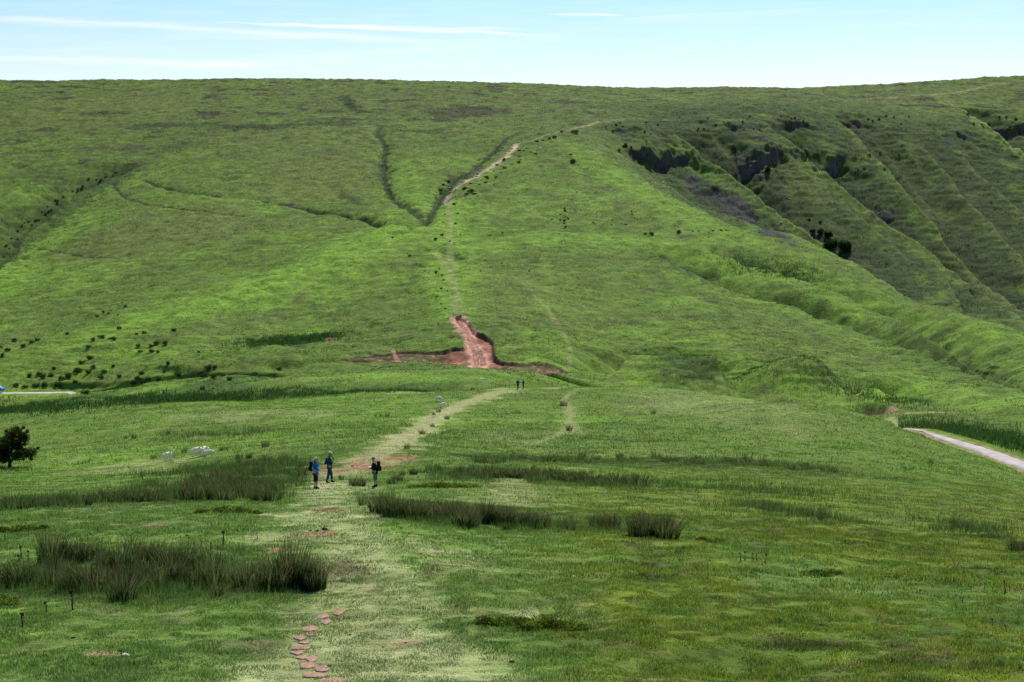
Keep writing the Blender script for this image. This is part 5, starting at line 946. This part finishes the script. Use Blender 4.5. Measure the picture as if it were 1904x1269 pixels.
for i in range(34):
    t = rnd.random(); x = 842 + t * 150 + rnd.uniform(2, 26); y = 362 - t * 96 + rnd.uniform(0, 20) * (1 if rnd.random() < .7 else -.5)
    bush(x, y, rnd.uniform(4, 10), 'dark bilberry shrub bordering the stony path up the hill', 'shrubs along the stony path', name='bilberry_shrub', hk=.7)
for i in range(38):
    t = rnd.random(); x = 5 + t * 215; y = np.interp(x, [0, 45, 100, 160, 230], [488, 438, 390, 350, 322]) - rnd.uniform(0, 9 + 18 * (1 - t)); bush(x, y, rnd.uniform(4, 8), 'dark bush crowded into the gully behind the bright spur', 'bushes in the gully', hk=1.1)
for x, y, w_ in [(1031, 257, 12), (1022, 259, 10), (1068, 247, 18), (1044, 246, 8), (1010, 262, 8), (874, 358, 14), (862, 352, 8), (880, 362, 8), (820, 355, 9), (824, 345, 8), (818, 362, 8), (834, 338, 8)]: bush(x, y, w_, 'dark bilberry shrub bordering the stony path up the hill', 'shrubs along the stony path', name='bilberry_shrub', hk=.7)
for (x0, x1, y0, y1, n_, a_, b_) in [(1125, 1230, 228, 256, 9, 4, 7), (1290, 1420, 217, 252, 12, 4, 7), (1440, 1510, 214, 236, 8, 4, 7), (1550, 1690, 214, 238, 8, 4, 7), (1790, 1904, 212, 244, 9, 4, 8), (1150, 1180, 262, 285, 6, 5, 9), (1590, 1680, 285, 325, 8, 5, 9), (1500, 1530, 405, 436, 4, 7, 12)]:
    for i in range(n_): bush(rnd.uniform(x0, x1), rnd.uniform(y0, y1), rnd.uniform(a_, b_), 'dark heathery shrub clinging to the crags of the far corrie', 'shrubs on the corrie crags', name='heather_shrub')
# trees
def tree_meshes(seed, H, R, nleaf, leaf, base, trunk_h=.28, lean=.1, multi=5):
    r = random.Random(seed); mb = MB(); tips = []
    def grow(p, d, L_, rad, lvl):
        pts = [(p.x, p.y, p.z, rad)]; q = p.copy(); dd = d.copy(); ns = 4
        for i in range(ns):
            dd = (dd + Vector((r.uniform(-.22, .22), r.uniform(-.22, .22), r.uniform(-.05, .14)))).normalized(); q = q + dd * (L_ / ns); pts.append((q.x, q.y, q.z, max(rad * (1 - .55 * (i + 1) / ns), .012)))
            if lvl >= 1 and i >= 1: tips.append((q.copy(), L_))
        mb.tube(pts, 6 if lvl < 2 else 4)
        if lvl < 3:
            for k in range([multi, 4, 3][lvl]):
                a = r.uniform(0, 6.28); t = r.uniform(.5, 1.0); b = Vector(pts[max(1, int(t * ns))][:3]); nd = (dd * .55 + Vector((math.cos(a), math.sin(a), r.uniform(-.05, .55))) * .9).normalized(); grow(b, nd, L_ * r.uniform(.55, .8), rad * .5, lvl + 1)
        tips.append((q.copy(), L_))
    grow(Vector((0, 0, -.15)), Vector((lean, 0, 1)).normalized(), H * trunk_h + .15, H * .045, 0)
    lobes = []
    for t, L_ in tips:
        k = H * r.uniform(.055, .11)
        if t.z > H * .08: lobes.append((t.x, t.y, t.z, k * 1.2, k * 1.2, k))
    for i in range(14 if multi > 5 else 0): a = r.uniform(0, 6.28); q = R * r.uniform(.35, .8); lobes.append((math.cos(a) * q, math.sin(a) * q, H * r.uniform(.20, .42), H * .12, H * .12, H * .09))
    zs = max(l[2] + l[5] for l in lobes); xs = sorted(math.hypot(l[0], l[1]) for l in lobes)[int(len(lobes) * .88)]; lobes = [(l[0] * R / xs, l[1] * R / xs, l[2] * H / zs) + l[3:] for l in lobes]
    mb.v = [(v[0] * (R / xs if v[2] > H * .1 else 1), v[1] * (R / xs if v[2] > H * .1 else 1), v[2] * H / zs if v[2] > 0 else v[2]) for v in mb.v]
    co, f, c = leaf_cloud(seed, nleaf, lobes, leaf, base, .15, H * .08); return mb, (co, f, c)
def tree(name, loc, seed, H, R, nleaf, leaf, base, label, group=None, **k):
    root = empty(name, loc); mb, (co, f, c) = tree_meshes(seed, H, R, nleaf, leaf, base, **k); mb.build('trunk', bark, root)
    link('crown', fast_mesh('crown', co, f, leaf_mat, np.clip(c, .003, .5), fsize=4), root); return tag(root, label, 'tree', group)
X, Y, z = spot(18, 869); T0 = empty('hawthorn_tree', (X, Y, z)); tag(T0, 'dark round hawthorn tree with a forked trunk alone on the near slope', 'tree'); mb = MB(); r = random.Random(9); lobes = []
mb.tube([(0, 0, -.2, .17), (.02, 0, .35, .14), (-.05, .05, .8, .11), (-.2, 0, 1.6, .08), (-.15, .1, 2.6, .04)], 8); mb.tube([(.03, 0, .3, .10), (.35, .05, .75, .08), (.6, 0, 1.5, .06), (.9, .1, 2.4, .03)], 7)
for i in range(26):
    a = r.uniform(0, 6.28); q = math.sqrt(r.random()) * 1.55; zt = .95 + r.uniform(-.12, 1.0) * 1.95 * math.sqrt(1 - (q / 1.75) ** 2); zt = max(zt, .7); x, y = math.cos(a) * q, math.sin(a) * q; s = r.uniform(.32, .58); lobes.append((x, y, zt, s, s, s * .8))
    mb.tube([(x * .12, y * .12, .7 + .2 * zt, .05), (x * .55, y * .55, .45 + zt * .62, .032), (x, y, zt, .012)], 5)
    for j in range(3): d = Vector((r.gauss(0, 1), r.gauss(0, 1), r.gauss(0, .8))).normalized() * s * 1.25; lobes.append((x + d.x, y + d.y, zt + d.z, .16, .16, .14)); mb.tube([(x, y, zt, .014), (x + d.x * 1.2, y + d.y * 1.2, zt + d.z * 1.2, .006)], 4)
mb.build('trunk', bark, T0); co, f, c = leaf_cloud(5, 24000, lobes, .062, (.046, .054, .018), .15, .3); link('crown', fast_mesh('crown', co, f, leaf_mat, np.clip(c, .003, .5), fsize=4), T0); T0.scale = (1.12, 1.12, 1.12)
X, Y, z = spot(1545, 466); T1 = empty('hawthorn_tree', (X, Y, z)); tag(T1, 'dark tree at the foot of the corrie, first of the touching pair', 'tree'); mb = MB(); mb.tube([(0, 0, -.6, .35), (.1, 0, 1.2, .28), (.3, .1, 3.2, .2), (.2, 0, 5.2, .1)], 7); mb.tube([(.1, 0, 1.1, .2), (-.9, .3, 2.6, .14), (-1.6, .4, 4, .07)], 6); mb.tube([(.2, 0, 1.6, .18), (1.2, -.3, 2.8, .12), (1.9, -.4, 4, .06)], 6); mb.build('trunk', bark, T1)
co, f, c = leaf_cloud(8, 3400, [(l[0], l[1], l[2] + .9) + l[3:] for l in rand_lobes(12, 11, 3.0, 7.2)], .30, (.030, .058, .020), .2); T1.scale = (1.5, 1.5, .72); link('crown', fast_mesh('crown', co, f, leaf_mat, np.clip(c, .003, .5), fsize=4), T1); reg(T1)
for px, py, s, l in [(1569, 468, 1.05, 'dark tree at the foot of the corrie, outer one of the touching pair'), (1540, 442, .62, 'smaller dark tree just above the pair in the corrie'), (1526, 436, .5, 'bushy dark tree uphill of the corrie pair, nearer the spur'), (1511, 434, .42, 'low dark tree uphill of the corrie pair, furthest along the spur'), (1427, 320, .55, 'lone dark tree under the big corrie crag')]:
    t = copy_tree(T1); t.location = spot(px, py); t.rotation_euler = (0, 0, rnd.uniform(0, 6)); t.scale = (s * 1.6, s * 1.5, s * .72); t['label'] = l
# bilberry cushions
def cushion(px, py, wpx, hpx, n, label, h=.24):
    X, Y, z = spot(px, py); a = wpx / F * Y; b = max(a * .45, .5); r = random.Random(int(px)); lobes = []
    for i in range(26):
        t = r.uniform(0, 6.28); q = math.sqrt(r.random()) * .85; x = math.cos(t) * q * a; y = math.sin(t) * q * b; lobes.append((x, y, gz(X + x, Y + y) - z + .02, a * .22, b * .3, h * r.uniform(.6, 1.1) * (1.1 - q * .6)))
    co, f, c = leaf_cloud(int(px), n, lobes, .022 if Y < 30 else .034, (.15, .20, .022), .25, -9); c2 = np.where(np.repeat(np.random.default_rng(3).random(n) < .3, 4)[:, None], np.array([.05, .08, .02]), c)
    o = link('bilberry_cushion', fast_mesh('bilberry_cushion', co, f, leaf_mat, np.clip(c2, .003, .8), fsize=4), None, (X, Y, z)); tag(o, label, 'shrub')
cushion(425, 955, 68, 12, 9000, 'long yellow-green bilberry cushion behind the near rush bed'); cushion(830, 905, 85, 14, 9000, 'yellow-green bilberry mound between the walkers and the rush row')
cushion(985, 1165, 110, 26, 14000, 'domed yellow-green bilberry mound beside the pale trodden grass', .24); cushion(30, 990, 70, 16, 8000, 'dark-edged bilberry mound beyond the near rush bed', .25); cushion(1530, 1070, 45, 10, 4500, 'low bilberry hummock among the thistles on the slope', .14)
cushion(1320, 1008, 34, 6, 3000, 'dark low hummock on the slope past the end of the rush row', .12); cushion(10, 1125, 30, 14, 3000, 'leafy hummock at the frame edge in front of the rush bed', .25)
# thistles
th_mat = leaf_material('thistle_green', (.07, .085, .045), .3, .3); th_dark = solid('thistle_dead', (.035, .028, .022), .9, .3, 30, .1)
def thistle_mesh(seed, dead):
    r = random.Random(seed); mb = MB(); x = y = 0; pts = []
    for i in range(7): pts.append((x, y, i / 6 * .92, .022 * (1 - i * .09) * 1.7)); x += r.uniform(-.03, .03); y += r.uniform(-.03, .03)
    mb.tube(pts, 5)
    for i in range(34):
        t = r.uniform(.0, .95); p = Vector((np.interp(t, [q[2] for q in pts], [q[0] for q in pts]), np.interp(t, [q[2] for q in pts], [q[1] for q in pts]), t)); a = r.uniform(0, 6.28); L_ = r.uniform(.08, .2) * (1.25 - t)
        d = Vector((math.cos(a), math.sin(a), r.uniform(-.2, .7))); s = Vector((-math.sin(a), math.cos(a), 0)) * .045; m = p + d * L_ * .5; mb.add([p - s * .5, p + s * .5, m + s, p + d * L_, m - s], [[0, 1, 2, 3, 4]])
    for i in range(3): mb.ball((x + r.uniform(-.05, .05), y + r.uniform(-.05, .05), .93 + r.uniform(-.05, .05)), (.06, .06, .07), 6, 4)
    me = bpy.data.meshes.new('thistle'); me.from_pydata(mb.v, [], mb.f); me.materials.append(th_dark if dead else th_mat); return me
th_d = [thistle_mesh(k, True) for k in range(3)]; th_g = [thistle_mesh(k + 5, False) for k in range(3)]
def thistle(px, py, hpx, label, group=None, dead=False):
    X, Y, z = spot(px, py); s = hpx / F * Y; o = link('thistle', rnd.choice(th_d if dead else th_g), None, (X, Y, z - .02)); o.rotation_euler = (rnd.uniform(-.12, .12), rnd.uniform(-.12, .12), rnd.uniform(0, 6)); o.scale = (s * 1.1, s * 1.1, s); tag(o, label, 'thistle', group)
thistle(43, 1168, 32, 'leaning dead brown thistle stalk, shortest of three in front of the rush bed', None, True); thistle(86, 1144, 28, 'thin dead thistle stalk, middle one of three in front of the rush bed', None, True); thistle(134, 1134, 38, 'tallest dead thistle stalk in front of the rush bed', None, True)
thistle(415, 1015, 30, 'pale-topped tall thistle in short grass behind the rush bed'); thistle(391, 1023, 16, 'short dark thistle next to the pale-topped one', None, True); thistle(336, 1006, 12, 'tiny dark thistle in short grass behind the rush bed', None, True); thistle(478, 1004, 14, 'small spreading thistle on grass near the trodden path')
for x, y, h in [(40, 1040, 26), (52, 1044, 22), (35, 1050, 20)]: thistle(x, y, h, 'thistle with dark heads poking up at the edge of the near rush bed', 'thistles at the rush bed edge', True)
for x, y, h in [(1377, 1043, 18), (1385, 1041, 18), (1401, 1043, 16), (1406, 1042, 14), (1422, 1046, 18), (1424, 1040, 12), (1448, 1046, 11), (1478, 1061, 10), (1545, 1089, 13), (1610, 1073, 13), (1596, 1083, 12), (1602, 1106, 10), (1618, 1110, 7), (1640, 1113, 13), (1650, 1100, 11), (1673, 1096, 9), (1657, 1116, 8), (1789, 1121, 15), (1778, 1131, 11),
                (1845, 1165, 17), (1825, 1162, 9), (1870, 1101, 24), (1878, 1100, 12), (1846, 1103, 13), (1831, 1094, 12), (1855, 1090, 10), (1870, 1174, 14), (1789, 1042, 11), (1799, 1044, 10), (1836, 1051, 11), (1755, 1044, 11), (1723, 1138, 9), (1626, 1078, 8), (1632, 1080, 7), (1768, 1038, 9), (1812, 1046, 9)]:
    thistle(x, y, h, 'upright thistle among those dotted over the open slope', 'thistles dotted over the open slope', rnd.random() < .3)
print('veg', time.time() - T00)

# ------------------------------------------------------------------ ground object and light
me = grid_mesh('ground')
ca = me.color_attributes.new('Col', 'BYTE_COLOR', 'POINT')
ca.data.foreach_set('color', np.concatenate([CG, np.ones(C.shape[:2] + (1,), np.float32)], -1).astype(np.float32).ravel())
g = bpy.data.objects.new('ground', me); COL.objects.link(g); g['kind'] = 'structure'
me.materials.append(ground_material())
light()
print('done', time.time() - T00)
